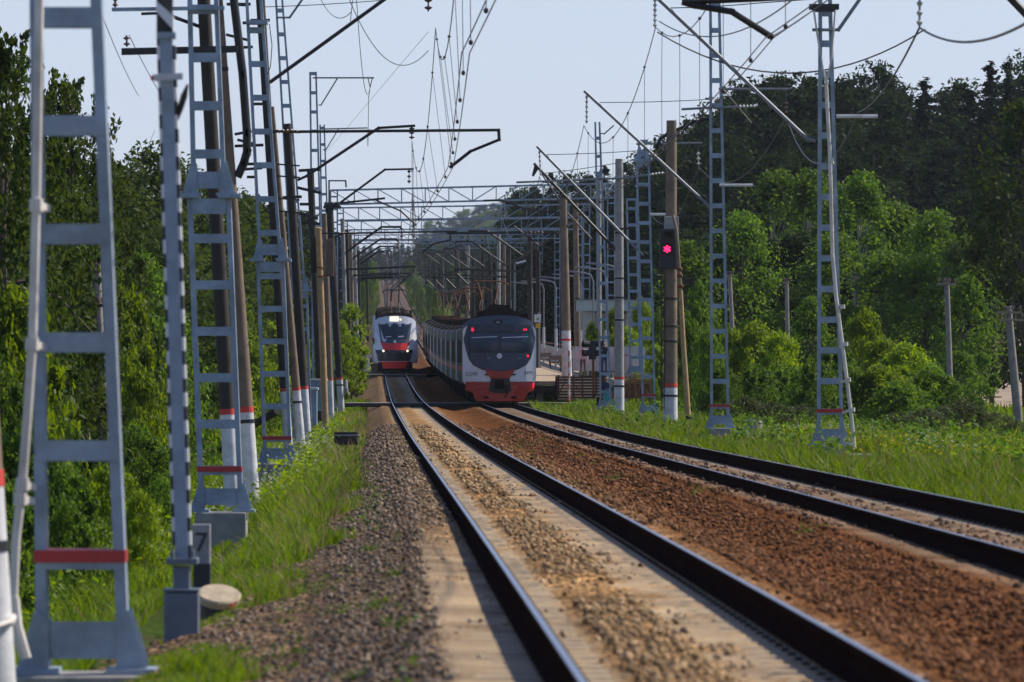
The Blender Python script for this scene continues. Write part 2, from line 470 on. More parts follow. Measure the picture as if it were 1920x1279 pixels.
def build_ballast():
    ds = np.concatenate([np.arange(12, 70, .22), np.arange(70, 140, .5), np.arange(140, 300, 1.2), np.arange(300, 1700, 6)])
    U, D = np.meshgrid(B_U, ds)
    H = ballast_h(U, D)+rng.normal(0, .006, U.shape)*np.clip(1-D/500, .2, 1)
    U2 = np.where(U < -2.3, -2.3+(U+2.3)*(1+.95*np.clip((54-D)/10, 0, 1)), U)
    X = tx(D)+U2+np.where((U < -2) | (U > 6), rng.normal(0, .09, U.shape), 0)
    V = np.stack([X, D, zra(D)+H], -1).reshape(-1, 3)
    nu = len(B_U); i = np.arange(len(ds)-1)[:, None]*nu+np.arange(nu-1)[None]
    Fq = np.stack([i, i+1, i+nu+1, i+nu], -1).reshape(-1, 4)
    c = ballast_tint(U.ravel(), D.ravel(), np.ones(U.size))
    tint = np.concatenate([c, 1-.88*dust_w(U.ravel(), D.ravel())[:, None]], 1)
    tag(np_mesh('ballast_bed', V, Fq, M_['ballast'], tint=tint, smooth_shade=True), kind='structure')
    # loose stones
    ico = np.array([[0, 0, 1], [.894, 0, .447], [.276, .851, .447], [-.724, .526, .447], [-.724, -.526, .447], [.276, -.851, .447], [.724, .526, -.447], [-.276, .851, -.447], [-.894, 0, -.447], [-.276, -.851, -.447], [.724, -.526, -.447], [0, 0, -1]])
    icf = np.array([[0, 1, 2], [0, 2, 3], [0, 3, 4], [0, 4, 5], [0, 5, 1], [1, 6, 2], [2, 7, 3], [3, 8, 4], [4, 9, 5], [5, 10, 1], [1, 10, 6], [2, 6, 7], [3, 7, 8], [4, 8, 9], [5, 9, 10]])
    n = 125000
    d = 22+(np.exp(rng.random(n)*math.log(9.0))-1)/8*170
    u = rng.uniform(-2.75, 6.2, n); u = np.where(u < -2.3, -2.3+(u+2.3)*(1+.95*np.clip((54-d)/10, 0, 1)), u)
    t = np.abs(np.where(u > 2.15, u-4.3, u))
    keep = ~((t > .38) & (t < 1.32) & (rng.random(n) < np.where((d < 60) | (t < .9), .93, .25)))
    keep &= ~((rng.random(n) < dust_w(u, d)*.97))
    mid = (np.sin(d*.55)+.6*np.sin(d*.23+1) <= -.55) & (t < .42)
    keep &= ~(mid & (rng.random(n) < .92))
    d, u = d[keep], u[keep]; n = len(d)
    r = .010+.030*rng.random(n)**2.2*np.clip(d/70, .85, 1.5)
    rot = rng.normal(size=(n, 3, 3)); q, _ = np.linalg.qr(rot)
    S = r[:, None]*rng.uniform(.6, 1.15, (n, 3))
    loc = np.einsum('nij,vj->nvi', q, ico)*(1+rng.normal(0, .12, (n, 12, 1)))*S[:, None, :]
    base = np.stack([tx(d)+u, d, zra(d)+ballast_h(np.where(u < -2.3, -2.3+(u+2.3)/(1+.95*np.clip((54-d)/10, 0, 1)), u), d)+r*.25], -1)
    V = (loc+base[:, None]).reshape(-1, 3)
    Fq = (icf[None]+(np.arange(n)*12)[:, None, None]).reshape(-1, 3)
    c = ballast_tint(u, d, rng.choice([.45, .7, .95, 1.2, 1.6], n, p=[.15, .25, .3, .2, .1]))
    c = np.repeat(np.concatenate([c, np.ones((n, 1))], 1), 12, 0)
    tag(np_mesh('loose_ballast', V, Fq, M_['stone'], tint=c), 'loose rust and grey ballast stones between and beside the rails', 'gravel', kind='stuff')
build_ballast()

M_['clip'] = mat('shade_dark_rail_clip', (.04, .025, .018), .9, 0, .3, 8, spec=0)  # clips coloured black-brown to blend into the shadow beside the rails
M_['tie'] = mat('sleeper_concrete', (.43, .34, .24), .9, 0, .25, 5, .35, 60, var2=(.33, .26, .18), spec=.1)
M_['railside'] = mat('shaded_rail_rust', (.020, .013, .011), .9, .0, .3, 8, spec=0)  # rust sunk to near black: shade on the rail webs put into the colour
M_['railhead'] = mat('rail_head_steel', (.40, .42, .46), .32, 1.)
def tie_shape(mb, u0, d):
    c, s = math.cos(HEAD), -math.sin(HEAD)
    def q(l, w, h): return T(u0, d, h)+Vector((l*math.cos(.0246), l*math.sin(.0246)*1.0, 0))+Vector((-.0246*w, w, 0))
    prof = [(-1.35, -.205), (-.45, -.205), (-.3, -.235), (.3, -.235), (.45, -.205), (1.35, -.205)]
    vs = []; fs = []
    for l, h in prof:
        vs += [q(l, -.14, -.40), q(l, -.1, h), q(l, .1, h), q(l, .14, -.40)]
    for i in range(len(prof)-1):
        o = i*4
        for k in range(4):
            k2 = (k+1) % 4
            fs.append((o+k, o+k2, o+4+k2, o+4+k))
    fs.append((3, 2, 1, 0)); o = (len(prof)-1)*4; fs.append((o, o+1, o+2, o+3))
    mb.add(vs, fs)
    for e in (-.76, .76):                                             # rail clips
        for g in (-.12, .12):
            mb.cur = 1
            mb.box(q(e+g*.8, 0, -.192), (.045, .06, .016), -.0246)
            mb.cur = 0
tie_d = np.arange(22.2, 470, .545)
def build_ties():
    for u0, side, near in ((0, 'left', 150), (4.3, 'right', 150)):
        st = 0 if u0 == 0 else 40
        stuff = MB(); proto = None
        for i, d in enumerate(tie_d[st:]):
            if i < near:
                if proto is None:
                    mb = MB(); tie_shape(mb, u0, d)
                    base = T(u0, d, -.205)
                    o = MB(); o.v = [(v[0]-base.x, v[1]-base.y, v[2]-base.z) for v in mb.v]; o.f = mb.f; o.m = mb.m
                    proto = o.build('sleeper', [M_['tie'], M_['clip']])
                    proto.location = base
                    c = proto
                else:
                    c = proto.copy(); col.objects.link(c); c.location = T(u0, d, -.205)
                c.rotation_euler.z = random.Random(i).uniform(-.012, .012)
                tag(c, f'pale concrete sleeper half buried in the ballast under the {side} hand track', 'sleeper', f'concrete sleepers of the {side} track')
            elif i % 1 == 0 and d < 330:
                tie_shape(stuff, u0, d)
        o = stuff.build('distant_sleepers', [M_['tie'], M_['clip']])
        tag(o, f'far concrete sleepers of the {side} track merging towards the trains', 'sleepers', kind='stuff')
build_ties()

def build_rail(u0, label):
    prof = [(-.075, -.19), (.075, -.19), (.075, -.178), (.02, -.16), (.012, -.05), (.036, -.04), (.037, -.01), (.019, 0), (-.019, 0), (-.037, -.01), (-.036, -.04), (-.012, -.05), (-.02, -.16), (-.075, -.178)]
    ds = np.concatenate([np.arange(10, 120, 2.), np.arange(120, 560, 6.), np.arange(560, 1700, 20.)])
    n = len(prof); V = []; Fq = []; mi = []
    for d in ds:
        for (a, h) in prof: V.append((tx(d)+u0+a, d, zr(d)+h))
    for i in range(len(ds)-1):
        for k in range(n):
            k2 = (k+1) % n
            Fq.append((i*n+k, i*n+k2, (i+1)*n+k2, (i+1)*n+k)); mi.append(1 if k == 7 else 0)
    tag(np_mesh('rail', V, Fq, [M_['railside'], M_['railhead']], mi=mi), label, 'rail')
for u0, lb in ((-.795, 'left rail of the left track with its polished head nearest the grass shoulder'), (.795, 'right rail of the left track running in from the bottom right corner'),
               (3.505, 'left rail of the right track leading to the grey fronted train'), (5.095, 'right rail of the right track beside the flowering verge')):
    build_rail(u0, lb)

# pedestrian crossings of dark boards
M_['rubber'] = mat('dark_crossing_boards', (.03, .028, .026), .6, 0, .3, 3)
M_['boardtop'] = mat('highlight_board_top', (.24, .22, .20), .8, 0, .3, 3)  # paler top sheet: the highlight along the boards put into the colour
def crossing(d0, ln, ul, ur, label):
    t = thing('foot_crossing', T(2, d0, -.2), label, 'crossing', 'board foot crossings')
    spans = [(ul, -.86), (-.70, .70), (.86, 3.43), (3.6, 5.0), (5.18, ur)]
    for a, b in spans:
        mb = MB()
        for k in range(int(ln/.6)):
            d = d0+k*.6
            A = T(a, d, -.11); B = T(b, d, -.11)
            for L, h, c in ((.19, 0, 0), (.012, .101, 1)):
                mb.cur = c
                mb.beam(A+Vector((0, 0, h)), B+Vector((0, 0, h)), .57, L)
        mb.build('board_panel', [M_['rubber'], M_['boardtop']], t)
crossing(277, 3.0, -3.1, 10.2, 'dark board foot crossing over both tracks in front of the grey fronted train')
crossing(431, 3.0, -2.9, 2.3, 'thin dark foot crossing right below the red and white train')
# ------------------------------------------------------------------ lattice masts
def ladder(t, Bp, Tp, wb, wt, d, rung0, rung, stripe=None, lw=.078, dp=.2, red_leg=False, bh=.14, skip=(), bm='steel'):
    """two channel legs joined by batten plates between base centre Bp and top centre Tp (both at distance d)"""
    Bp = Vector(Bp); Tp = Vector(Tp); L = (Tp-Bp).length
    for s in (-1, 1):
        mb = MB()
        a = Bp+Vector((s*wb/2, 0, 0)); b = Tp+Vector((s*wt/2, 0, 0))
        inn = Vector((-s*lw/2, 0, 0))
        for yy in (-dp/2, dp/2):
            mb.beam(a+inn+Vector((0, yy, 0)), b+inn+Vector((0, yy, 0)), lw, .012, (0, 1, 0))
        mb.beam(a+Vector((-s*.006, 0, 0)), b+Vector((-s*.006, 0, 0)), .012, dp-.013, (0, 1, 0))
        mb.build('leg', M_[bm], t)
    k = 0; h = rung0
    while h < L-.05:
        f = h/L; c = Bp.lerp(Tp, f); w = wb+(wt-wb)*f
        is_red = stripe is not None and abs(h-stripe) < rung*.5
        for yy in (-dp/2-.012, dp/2+.012):
            mb = MB()
            mb.beam(c+Vector((-w/2+.012, yy, 0)), c+Vector((w/2-.012, yy, 0)), .008, bh, (0, 0, 1))
            o = mb.build('batten', M_[bm], t)
        if is_red:
            mb = MB()
            mb.beam(c+Vector((-w/2-.006, 0, bh*.16)), c+Vector((w/2+.006, 0, bh*.16)), dp+.06, bh*.62, (0, 0, 1))
            o = mb.build('red_band', M_['steel_red'], t)
        h += rung; k += 1
def gussets(t, Bp, w, dp=.2, h=.42, out=.12, bm='steel'):
    Bp = Vector(Bp)
    mb = MB()
    for s in (-1, 1):
        for yy in (-dp/2-.03, dp/2+.03):
            x0 = s*w/2
            poly = [Bp+Vector((x0-s*.09, yy, 0)), Bp+Vector((x0+s*out, yy, 0)), Bp+Vector((x0+s*out, yy, .05)), Bp+Vector((x0+s*.003, yy, h)), Bp+Vector((x0-s*.09, yy, h*.8))]
            mb.prism(poly, (0, -.006, 0), (0, .006, 0))
        mb.box(Bp+Vector((s*(w/2+out*.1), 0, -.02)), (.34, dp+.2, .04))
        for q in (-.1, .1):
            mb.lathe(Bp+Vector((s*(w/2+out*.55), q, 0)), (0, 0, 1), [(0, .022), (.09, .022)], 6)
    mb.box(Bp+Vector((0, -dp/2-.006, .2)), (w-.16, .014, .26))
    mb.build('foot_plate', M_[bm], t)
def lattice_mast(label, d, foot, top, wb, wt, rung_px, rung0_px, stripe_px=None, collar=None, plinth=None, group='lattice catenary masts', lw=.078):
    """foot/top: centre of the mast where it stands and where it ends (as seen), widths in metres"""
    k = d/FPX
    B = P(foot[0], foot[1], d); Tp = P(top[0], top[1], d)
    t = thing('lattice_mast', B, label, 'mast', group)
    st = None if stripe_px is None else (foot[1]-stripe_px)*k
    if collar is None:
        ladder(t, B, Tp, wb, wt, d, rung0_px*k, rung_px*k, st, lw)
    else:
        cpx, cpy, w2 = collar
        C = P(cpx, cpy, d)
        ladder(t, B, C+Vector((0, 0, -.03)), wb, wb*.99, d, rung0_px*k, rung_px*k, st, lw)
        ladder(t, C+Vector((0, 0, .04)), Tp, w2, wt, d, .62, rung_px*k*1.04, None, lw*.9, .17)
        mb = MB()
        for s in (-1, 1):
            mb.box(C+Vector((s*(wb/2-.02), 0, .0)), (.36, .42, .06))
        mb.box(C+Vector((0, -.13, -.16)), (wb-.16, .012, .24))
        mb.build('flange', M_['steel'], t)
        gussets(t, C+Vector((0, 0, .05)), w2, .17, .5, .12)
    gussets(t, B, wb)
    if plinth:
        w, h = plinth
        mb = MB(); mb.box(B+Vector((0, 0, -.042-h/2)), (w, .75, h))
        mb.box(B+Vector((0, 0, -.042-h-.6)), (w-.1, .6, 1.2))
        mb.build('plinth', M_['conc'], t, bevel=.02)
    return t
m1 = lattice_mast('nearest and biggest grey lattice mast filling the left edge, red band near its foot', 40, (157, 1252), (124, -30), .655, .50, 203, 204, 1048, None, (.98, .7))
m2 = lattice_mast('grey lattice mast on a concrete block beside the number seven post', 89, (415, 955), (380, -25), .69, .48, 87, 73, 882, (392, 368, .545), (.80, .62))
m3 = lattice_mast('grey lattice mast rising out of white cow parsley on the left, third from the camera', 137, (521, 866), (474, -30), .69, .40, 61, 43, 823, (507, 488, .56), (.95, .5))
m4 = lattice_mast('tall thin grey lattice mast behind the third left one, with grey cabinet at its foot', 205, (568, 828), (522, -20), .66, .29, 43, 39, 789, (560, 545, .52), (.9, .5))
m5 = lattice_mast('grey lattice mast whose top carries a bracket arm over the left pole row', 255, (599, 780), (587, 135), .62, .34, 36, 30, None, None, (.9, .5))
m6 = lattice_mast('slim grey lattice mast with a small bracket arm, half hidden by the tan post', 305, (617, 762), (604, 234), .60, .30, 31, 26, None, None, (.9, .5))
r1 = lattice_mast('right hand grey lattice mast with a white conduit, standing in yellow flowers', 127, (1557, 832), (1547, -12), .60, .29, 57.5, 60, 772, None, (.70, .32))
r2 = lattice_mast('narrow grey lattice mast next to the red signal, running out of the picture top', 170, (1350, 800), (1340, -14), .58, .33, 47, 38, 762, None, (.62, .4))
r3 = lattice_mast('grey lattice mast with a collar between the signal pole and the round concrete pole', 215, (1217, 775), (1203, 264), .53, .30, 36, 33, 742, (1205, 300, .30), (.6, .4))
r3b = lattice_mast('light grey lattice mast with flat top plate in front of the pavilion roof', 262, (1191, 700), (1184, 374), .52, .50, 31, 30, None, None, None)
r4 = lattice_mast('thin grey lattice mast behind the seated woman at the platform stairs', 247, (1136, 765), (1120, 229), .52, .26, 34, 30, None, None, (.6, .4))

# white cable conduit strapped to the nearest mast
def conduit(t, pts, r, clamps, d, label=None):
    mb = MB(); mb.tube([P(x, y, d-.5) for x, y in pts], r, 8)
    o = mb.build('cable_conduit', M_['cond'], t, True)
    for (x, y, tx2) in clamps:
        mb = MB()
        c = P(x, y, d-.5)
        mb.lathe(c+Vector((0, 0, -.045)), (0, 0, 1), [(0, r*1.5), (.09, r*1.5)], 8)
        mb.beam(c, P(tx2, y+6, d-.16), .05, .05)
        mb.build('clamp', M_['cond'], o)
conduit(m1, [(74, -20), (68, 375), (61, 640), (50, 800), (42, 905), (30, 1010), (25, 1120)], .032, [(68, 385, 88), (60, 645, 80), (42, 908, 62), (38, 935, 60)], 40)
conduit(m1, [(25, 1120), (31, 1175), (48, 1235)], .042, [], 40)
conduit(r1, [(1549, 160), (1556, 290), (1561, 480), (1568, 560), (1576, 620), (1585, 690), (1595, 770), (1602, 842)], .042, [(1558, 300, 1562), (1579, 575, 1574), (1585, 645, 1575), (1590, 712, 1576), (1598, 768, 1580)], 127)
mb = MB(); mb.tube([P(1526, 20, 126.8), P(1533, 70, 126.8), P(1549, 160, 126.8), P(1559, 110, 126.8), P(1566, 20, 126.8)], .022, 6)
mb.build('stay_loop', M_['cond'], r1, True)
mb = MB(); mb.box(P(1545, 13, 127), (.66, .3, .12)); mb.box(P(1545, 20, 127), (.5, .34, .05))
mb.build('cross_head', M_['black'], r1)
t = thing('concrete_block', P(1603, 868, 127), 'flat pale concrete block under the white conduit of the right hand mast', 'block')
mb = MB(); mb.box(P(1603, 862, 127), (.74, .7, .26)); mb.build('slab', M_['conc'], t, bevel=.02)

# ------------------------------------------------------------------ concrete poles
def pole(label, d, foot, top, rb, rt, mt='brownpole', red_px=None, white_px=None, hoops=(), group='round concrete catenary poles', name='concrete_pole', n=16):
    B = P(foot[0], foot[1], d); Tp = P(top[0], top[1], d)
    t = thing(name, B, label, 'pole', group)
    def at(py): 
        f = (foot[1]-py)/(foot[1]-top[1]); return B.lerp(Tp, f), rb+(rt-rb)*f
    wy = white_px if white_px is not None else (red_px if red_px is not None else foot[1])
    mb = MB()
    c0, r0 = at(wy)
    mb.tube([c0, B.lerp(Tp, .5) if wy > (foot[1]+top[1])/2 else c0.lerp(Tp, .5), Tp], [r0, (r0+rt)/2 if wy <= (foot[1]+top[1])/2 else rb+(rt-rb)*.5, rt], n)
    mb.build('shaft', M_[mt], t, True)
    if wy < foot[1]:
        mb = MB(); c1, r1_ = at(wy); mb.tube([B+(B-Tp).normalized()*.8, c1], [rb*1.02, r1_], n)
        mb.build('whitewashed_base', M_['white'], t, True)
    if red_px is not None:
        hh = .11*FPX/d
        ca, ra = at(red_px+hh*.5); cb, rb_ = at(red_px-hh*.5)
        mb = MB(); mb.tube([ca, cb], [ra+.006, rb_+.006], n); mb.build('red_band', M_['band_red'], t, True)
    for hp in hoops:
        c, r = at(hp); mb = MB(); a = (Tp-B).normalized()
        mb.tube([c-a*.035, c+a*.035], r+.012, n); mb.build('hoop', M_['black'], t)
    return t
cE = pole('whitewashed pole cut by the left picture edge with an orange red band', 38, (-14, 1420), (-97, -60), .19, .15, 'brownpole', 898, 898, (1025,), 'round concrete catenary poles')
mb = MB(); mb.tube([P(-60, 1170, 37.6), P(-20, 1180, 37.75), P(18, 1168, 37.85), P(24, 1158, 38)], .03, 6); mb.build('wire_tie', M_['cond'], cE, True)
cA = pole('leaning brown concrete pole with red band just behind the second left lattice mast', 110, (475, 985), (409, -20), .168, .075, 'brownpole', 768, 768, (790, 130))
cB = pole('dark pole seen through the second left lattice mast, red band and white base', 109, (438, 975), (381, -20), .15, .125, 'darkpole', 772, 772, ())
cC = pole('leaning brown concrete pole with red band and white base beside the white cow parsley', 190, (566, 855), (510, 200), .16, .075, 'brownpole', 729, 729, (754,))
cD = pole('dark pole seen through the third left lattice mast', 189, (541, 848), (487, -20), .15, .15, 'darkpole', 731, 731, ())
cF = pole('dark pole seen through the thin fourth left lattice mast', 198, (576, 835), (538, 232), .165, .14, 'darkpole', 727, 727, ())
cG = pole('dark pole with a crown of insulators in front of the gantry left end', 285, (639, 754), (617, 384), .16, .20, 'darkpole', 710, 710, (722,))
cH = pole('slim pole with red band close behind the tan post', 262, (621, 768), (608, 400), .13, .11, 'brownpole', 711, 711, ())
cI = pole('short dark stub pole beside the slim lattice mast with the small bracket', 242, (601, 790), (582, 318), .12, .15, 'darkpole', None, None, ())
k1 = pole('thick round concrete pole carrying the red signal, white base with red band', 187, (1257, 795), (1259, 226), .235, .165, 'brownpole', 722, 727, (742, 640, 612, 560, 408))
k2 = pole('round concrete pole with sunlit right edge and red band, left of the collared lattice mast', 226, (1161, 768), (1161, 298), .20, .155, 'conc', 709, 712, (724, 600, 558, 522, 437))
k3 = pole('brown concrete pole standing on the platform end with whitewashed foot and red ring', 288, (1063, 706), (1056, 371), .25, .19, 'brownpole', 637, 620, ())
k4 = pole('pale thin concrete pole behind the dwarf signal', 312, (1123, 700), (1123, 322), .15, .13, 'conc', None, None, ())
k5 = pole('brownish concrete pole on the platform beside the pavilion column', 342, (1083, 668), (1079, 380), .20, .16, 'brownpole', None, None, (560,))
far_poles = [(650, 715, 642, 410, 345, .15, 'conc'), (657, 708, 650, 430, 372, .15, 'darkpole'), (663, 702, 657, 440, 400, .15, 'brownpole'),
             (670, 690, 665, 452, 455, .17, 'conc'), (676, 680, 672, 470, 520, .17, 'darkpole'), (690, 640, 688, 490, 660, .18, 'darkpole')]
for i, (fx, fy, tx_, ty_, d, r, mt) in enumerate(far_poles):
    pole('distant catenary pole in the receding left row beyond the dark insulator crowned pole', d, (fx, fy), (tx_, ty_), r, r*.85, mt, None, (fy-22 if i < 4 else None), (), 'distant poles of the left row', n=10)
for i, (px_, fy, ty_, d, mt) in enumerate([(935, 660, 440, 430, 'conc'), (945, 655, 455, 500, 'brownpole'), (905, 650, 448, 560, 'darkpole'), (878, 645, 460, 620, 'conc'), (855, 640, 470, 690, 'darkpole'), (830, 630, 478, 780, 'darkpole'), (806, 620, 486, 880, 'darkpole'), (788, 610, 492, 980, 'darkpole'), (1009, 690, 470, 372, 'darkpole')]):
    pole('distant catenary pole rising above the roofs of the grey fronted train', d, (px_, fy), (px_, ty_), .17, .14, mt, None, None, (), 'distant poles of the right row', n=10)

# ------------------------------------------------------------------ brackets, arms and insulators (parts of the mast they are bolted to)
def insul(parent, a, b, n=4, r=.07, m='porcelain'):
    """string insulator from a to b"""
    a = Vector(a); b = Vector(b); L = (b-a).length
    prof = [(0, .012)]
    for k in range(n):
        h = L*(k+.5)/n; q = L/n*.28
        prof += [(h-q, .02), (h-q*.3, r), (h+q*.3, r*.8), (h+q, .02)]
    prof.append((L, .012))
    mb = MB(); mb.lathe(a, b-a, prof, 8)
    return mb.build('insulator', M_[m], parent, True)
def arm(parent, pts, d, r=.035, m='black', name='cantilever', n=6, dd=0.):
    q = [P(x, y, d+dd) for x, y in pts]
    mb = MB()
    for a, b in zip(q[:-1], q[1:]):                                   # each straight runs a little past the bend so the joints stay full
        e = (b-a).normalized()*r*.9
        mb.tube([a-e, b+e], r, n)
    return mb.build(name, M_[m], parent, True)
def bar(parent, a, b, d, w=.1, m='black', name='crossarm', dd=-.16):
    mb = MB(); mb.beam(P(a[0], a[1], d+dd), P(b[0], b[1], d+dd), .10, w)
    return mb.build(name, M_[m], parent)
# left side
s = arm(m3, [(508, 153), (765, -33), (806, -36)], 137, .045); insul(s, P(803, -34, 137), P(803, 22, 137), 4, .10)
s = arm(m3, [(500, 246), (560, 247), (935, 244), (936, 262), (882, 284), (845, 313)], 137, .04, name='registration_arm', dd=.12); insul(s, P(520, 246, 136.8), P(560, 246, 136.8), 5, .06)
s = arm(cC, [(560, 337), (575, 330), (710, 240), (776, 236)], 190, .05); insul(s, P(772, 237, 190), P(772, 262, 190), 3, .10)
s = arm(cG, [(630, 386), (722, 318), (774, 317)], 285, .055); insul(s, P(767, 317, 285), P(767, 345, 285), 3, .10)
s = arm(cG, [(628, 382), (720, 372)], 285, .06, name='registration_arm'); arm(s, [(706, 376), (752, 396), (780, 422)], 285, .045, name='steady_arm')
arm(cG, [(617, 384), (617, 339), (648, 339), (649, 350)], 285, .04, name='horn_bracket')
mb = MB()
for x in (611, 617, 623, 629, 634): mb.lathe(P(x, 388, 284.8), (0, 0, 1), [(0, .04), (.05, .11), (.15, .09), (.25, .05)], 8)
mb.beam(P(606, 389, 284.8), P(640, 389, 284.8), .1, .12); mb.build('insulator_crown', M_['black'], cG)
s = arm(m5, [(605, 437), (640, 438), (855, 434), (845, 436), (844, 450), (812, 458), (789, 475)], 255, .04, name='registration_arm', dd=.12); insul(s, P(640, 437, 254.8), P(668, 437, 254.8), 5, .06)
s = arm(m5, [(588, 146), (700, 146)], 255, .04, 'galv', 'feeder_bracket', dd=-.14); arm(s, [(598, 197), (602, 197), (632, 148)], 255, .03, 'galv', 'bracket_strut', dd=-.14)
arm(s, [(690, 147), (694, 164), (698, 147)], 255, .02, 'wire', 'insulator_sling', dd=-.14)
s = arm(m6, [(604, 242), (688, 240)], 305, .04, 'galv', 'feeder_bracket', dd=-.14); arm(s, [(606, 281), (611, 281), (634, 243)], 305, .03, 'galv', 'bracket_strut', dd=-.14)
s = arm(m4, [(520, 33), (543, 33), (580, -20)], 205, .04, 'galv', 'feeder_bracket', dd=-.14)
s = arm(cI, [(640, 440), (612, 452)], 285, .05)
bar(cB, (228, 97), (446, 92), 109, .13); insul(cB, P(238, 88, 108.8), P(237, 66, 108.8), 2, .07)
mb = MB(); mb.prism([P(366, 100, 108.7), P(392, 100, 108.7), P(392, 108, 108.7), P(378, 107, 108.7)], (0, -.05, 0), (0, .05, 0)); mb.build('arm_brace', M_['black'], cB)
bar(m2, (210, 18), (421, 15), 89, .055, 'steel', dd=-.2); insul(m2, P(216, 14, 88.8), P(216, -6, 88.8), 2, .05)
bar(cB, (265, 26), (320, 24), 109, .05); arm(cB, [(326, 32), (380, 52)], 109, .04, name='stay_arm')
arm(cA, [(448, 326), (457, 306), (463, 285), (463, 250), (455, 140), (436, -20)], 110, .082, 'black', 'curved_bracket', 10)
for a, b in (((424, 65), (468, 76)), ((440, 90), (474, 88)), ((428, 8), (466, 10)), ((440, 252), (472, 246)), ((445, 262), (476, 270)), ((455, 318), (492, 315)), ((463, 332), (482, 332))):
    bar(cD, a, b, 189, .09)
for a, b in (((470, 38), (506, 38)), ((455, 43), (493, 43)), ((425, 8), (470, 8)), ((470, 195), (498, 195)), ((440, 274), (494, 272)), ((560, 320), (600, 318)), ((558, 352), (602, 362)), ((562, 383), (588, 383)), ((566, 418), (600, 420)), ((560, 400), (596, 410)), ((486, 250), (520, 246)), ((494, 372), (566, 369)), ((455, 308), (502, 307))):
    bar(cF, a, b, 198, .10)
for y in (246, 308, 330, 372, 396): bar(cD, (520, y), (562, y+3), 189, .05, dd=.2)
mb = MB(); mb.tube([P(505, 45, 136.7), P(510, 85, 136.7), P(507, 125, 136.7), P(501, 140, 136.7)], .012, 5); mb.build('jumper_cable', M_['wire'], m3, True)
mb = MB(); mb.box(P(482, 42, 136.8), (.52, .4, .1)); mb.build('cable_shelf', M_['steel'], m3)
# right side
GT = 'galv'
s = arm(r1, [(1526, 264), (1513, 260), (1228, -8)], 127, .045, GT); insul(s, P(1228, -4, 127), P(1228, 52, 127), 6, .05, 'glassins')
s = arm(r2, [(1330, 388), (1318, 376), (1097, 172)], 170, .045, GT); insul(s, P(1100, 178, 170), P(1100, 232, 170), 6, .05, 'glassins')
s = arm(r3, [(1205, 478), (1008, 276)], 215, .05, GT); insul(s, P(1011, 282, 215), P(1014, 330, 215), 6, .05, 'glassins')
s = arm(k2, [(1158, 472), (1003, 308)], 226, .06, 'black')
mb = MB(); mb.prism([P(1003, 305, 225.9), P(997, 330, 225.9), P(1001, 331, 225.9), P(1009, 318, 225.9)], (0, -.03, 0), (0, .03, 0)); mb.build('hanger_plate', M_['black'], s)
s = arm(k2, [(970, 342), (1170, 334), (1245, 324)], 226, .045, GT, 'registration_arm', dd=-.25); insul(s, P(1215, 328, 225.6), P(1245, 324, 225.6), 5, .06, 'glassins')
s = arm(k3, [(1060, 436), (840, 437)], 288, .065, 'black', 'registration_arm', dd=.1); insul(s, P(985, 436, 288), P(1020, 436, 288), 5, .07)
s = arm(k3, [(1052, 400), (985, 392), (940, 375), (908, 376)], 288, .05, 'black')
s = arm(k3, [(1045, 470), (1010, 460), (965, 425)], 288, .04, 'black', 'steady_arm')
s = arm(k4, [(1200, 469), (1150, 469), (1120, 460), (1065, 400), (1005, 310)], 312, .04, 'black')
s = arm(r2, [(1280, 205), (1330, 202), (1420, 199)], 170, .04, GT, 'registration_arm', dd=-.16); insul(s, P(1385, 200, 169.8), P(1418, 199, 169.8), 5, .06, 'glassins')
s = arm(r2, [(1350, 167), (1478, 167)], 170, .045, GT, 'feeder_bracket', dd=-.16); arm(s, [(1474, 168), (1474, 190)], 170, .02, 'wire', 'hanger_rod', dd=-.16)
insul(s, P(1474, 190, 169.8), P(1474, 216, 169.8), 3, .08)
arm(r2, [(1352, 347), (1409, 347)], 170, .05, 'white', 'lower_bracket', dd=-.16)
arm(r2, [(1408, 230), (1356, 168)], 170, .02, 'wire', 'hanger_rod', dd=-.1)
arm(r1, [(1572, 218), (1642, 218)], 127, .05, 'white', 'lower_bracket', dd=-.16)
arm(r1, [(1526, 56), (1572, 56), (1618, -10)], 127, .04, GT, 'feeder_bracket', dd=-.16)
s = arm(r3, [(1195, 270), (1315, 268)], 215, .045, GT, 'feeder_bracket', dd=-.16); arm(s, [(1306, 269), (1309, 284), (1312, 269)], 215, .02, 'wire', 'insulator_sling', dd=-.16)
insul(s, P(1309, 284, 214.8), P(1310, 312, 214.8), 3, .09, 'glassins')
arm(r3, [(1222, 402), (1250, 402)], 215, .06, 'white', 'lower_bracket', dd=-.16)
arm(r4, [(1125, 250), (1133, 251), (1150, 236)], 247, .03, GT, 'feeder_bracket', dd=-.16)
mb = MB(); mb.box(P(1203, 301, 215), (.6, .4, .12)); mb.build('cross_head', M_['steel'], r3)
mb = MB(); mb.box(P(1207, 266, 214.7), (.28, .02, .16)); mb.build('number_plate', M_['steel'], r3)
s = arm(k1, [(1259, 250), (1240, 258), (1232, 274), (1236, 282)], 187, .05, 'black', 'registration_arm'); insul(s, P(1246, 262, 186.8), P(1236, 280, 186.8), 3, .1)
arm(k1, [(1268, 244), (1300, 230), (1330, 222)], 187, .06, 'black', 'cantilever')
for y in (431,): bar(k2, (1140, y), (1185, y-3), 226, .08, 'black', 'cable_bracket')
for y in (404, 520): bar(k1, (1270, y), (1300, y), 187, .05, 'black', 'cable_bracket')
bar(k1, (1280, 528), (1302, 528), 187, .19, 'black', 'cable_bracket', dd=.3)
s = bar(r3b, (1174, 374), (1195, 374), 262, .1, 'steel', 'top_plate')
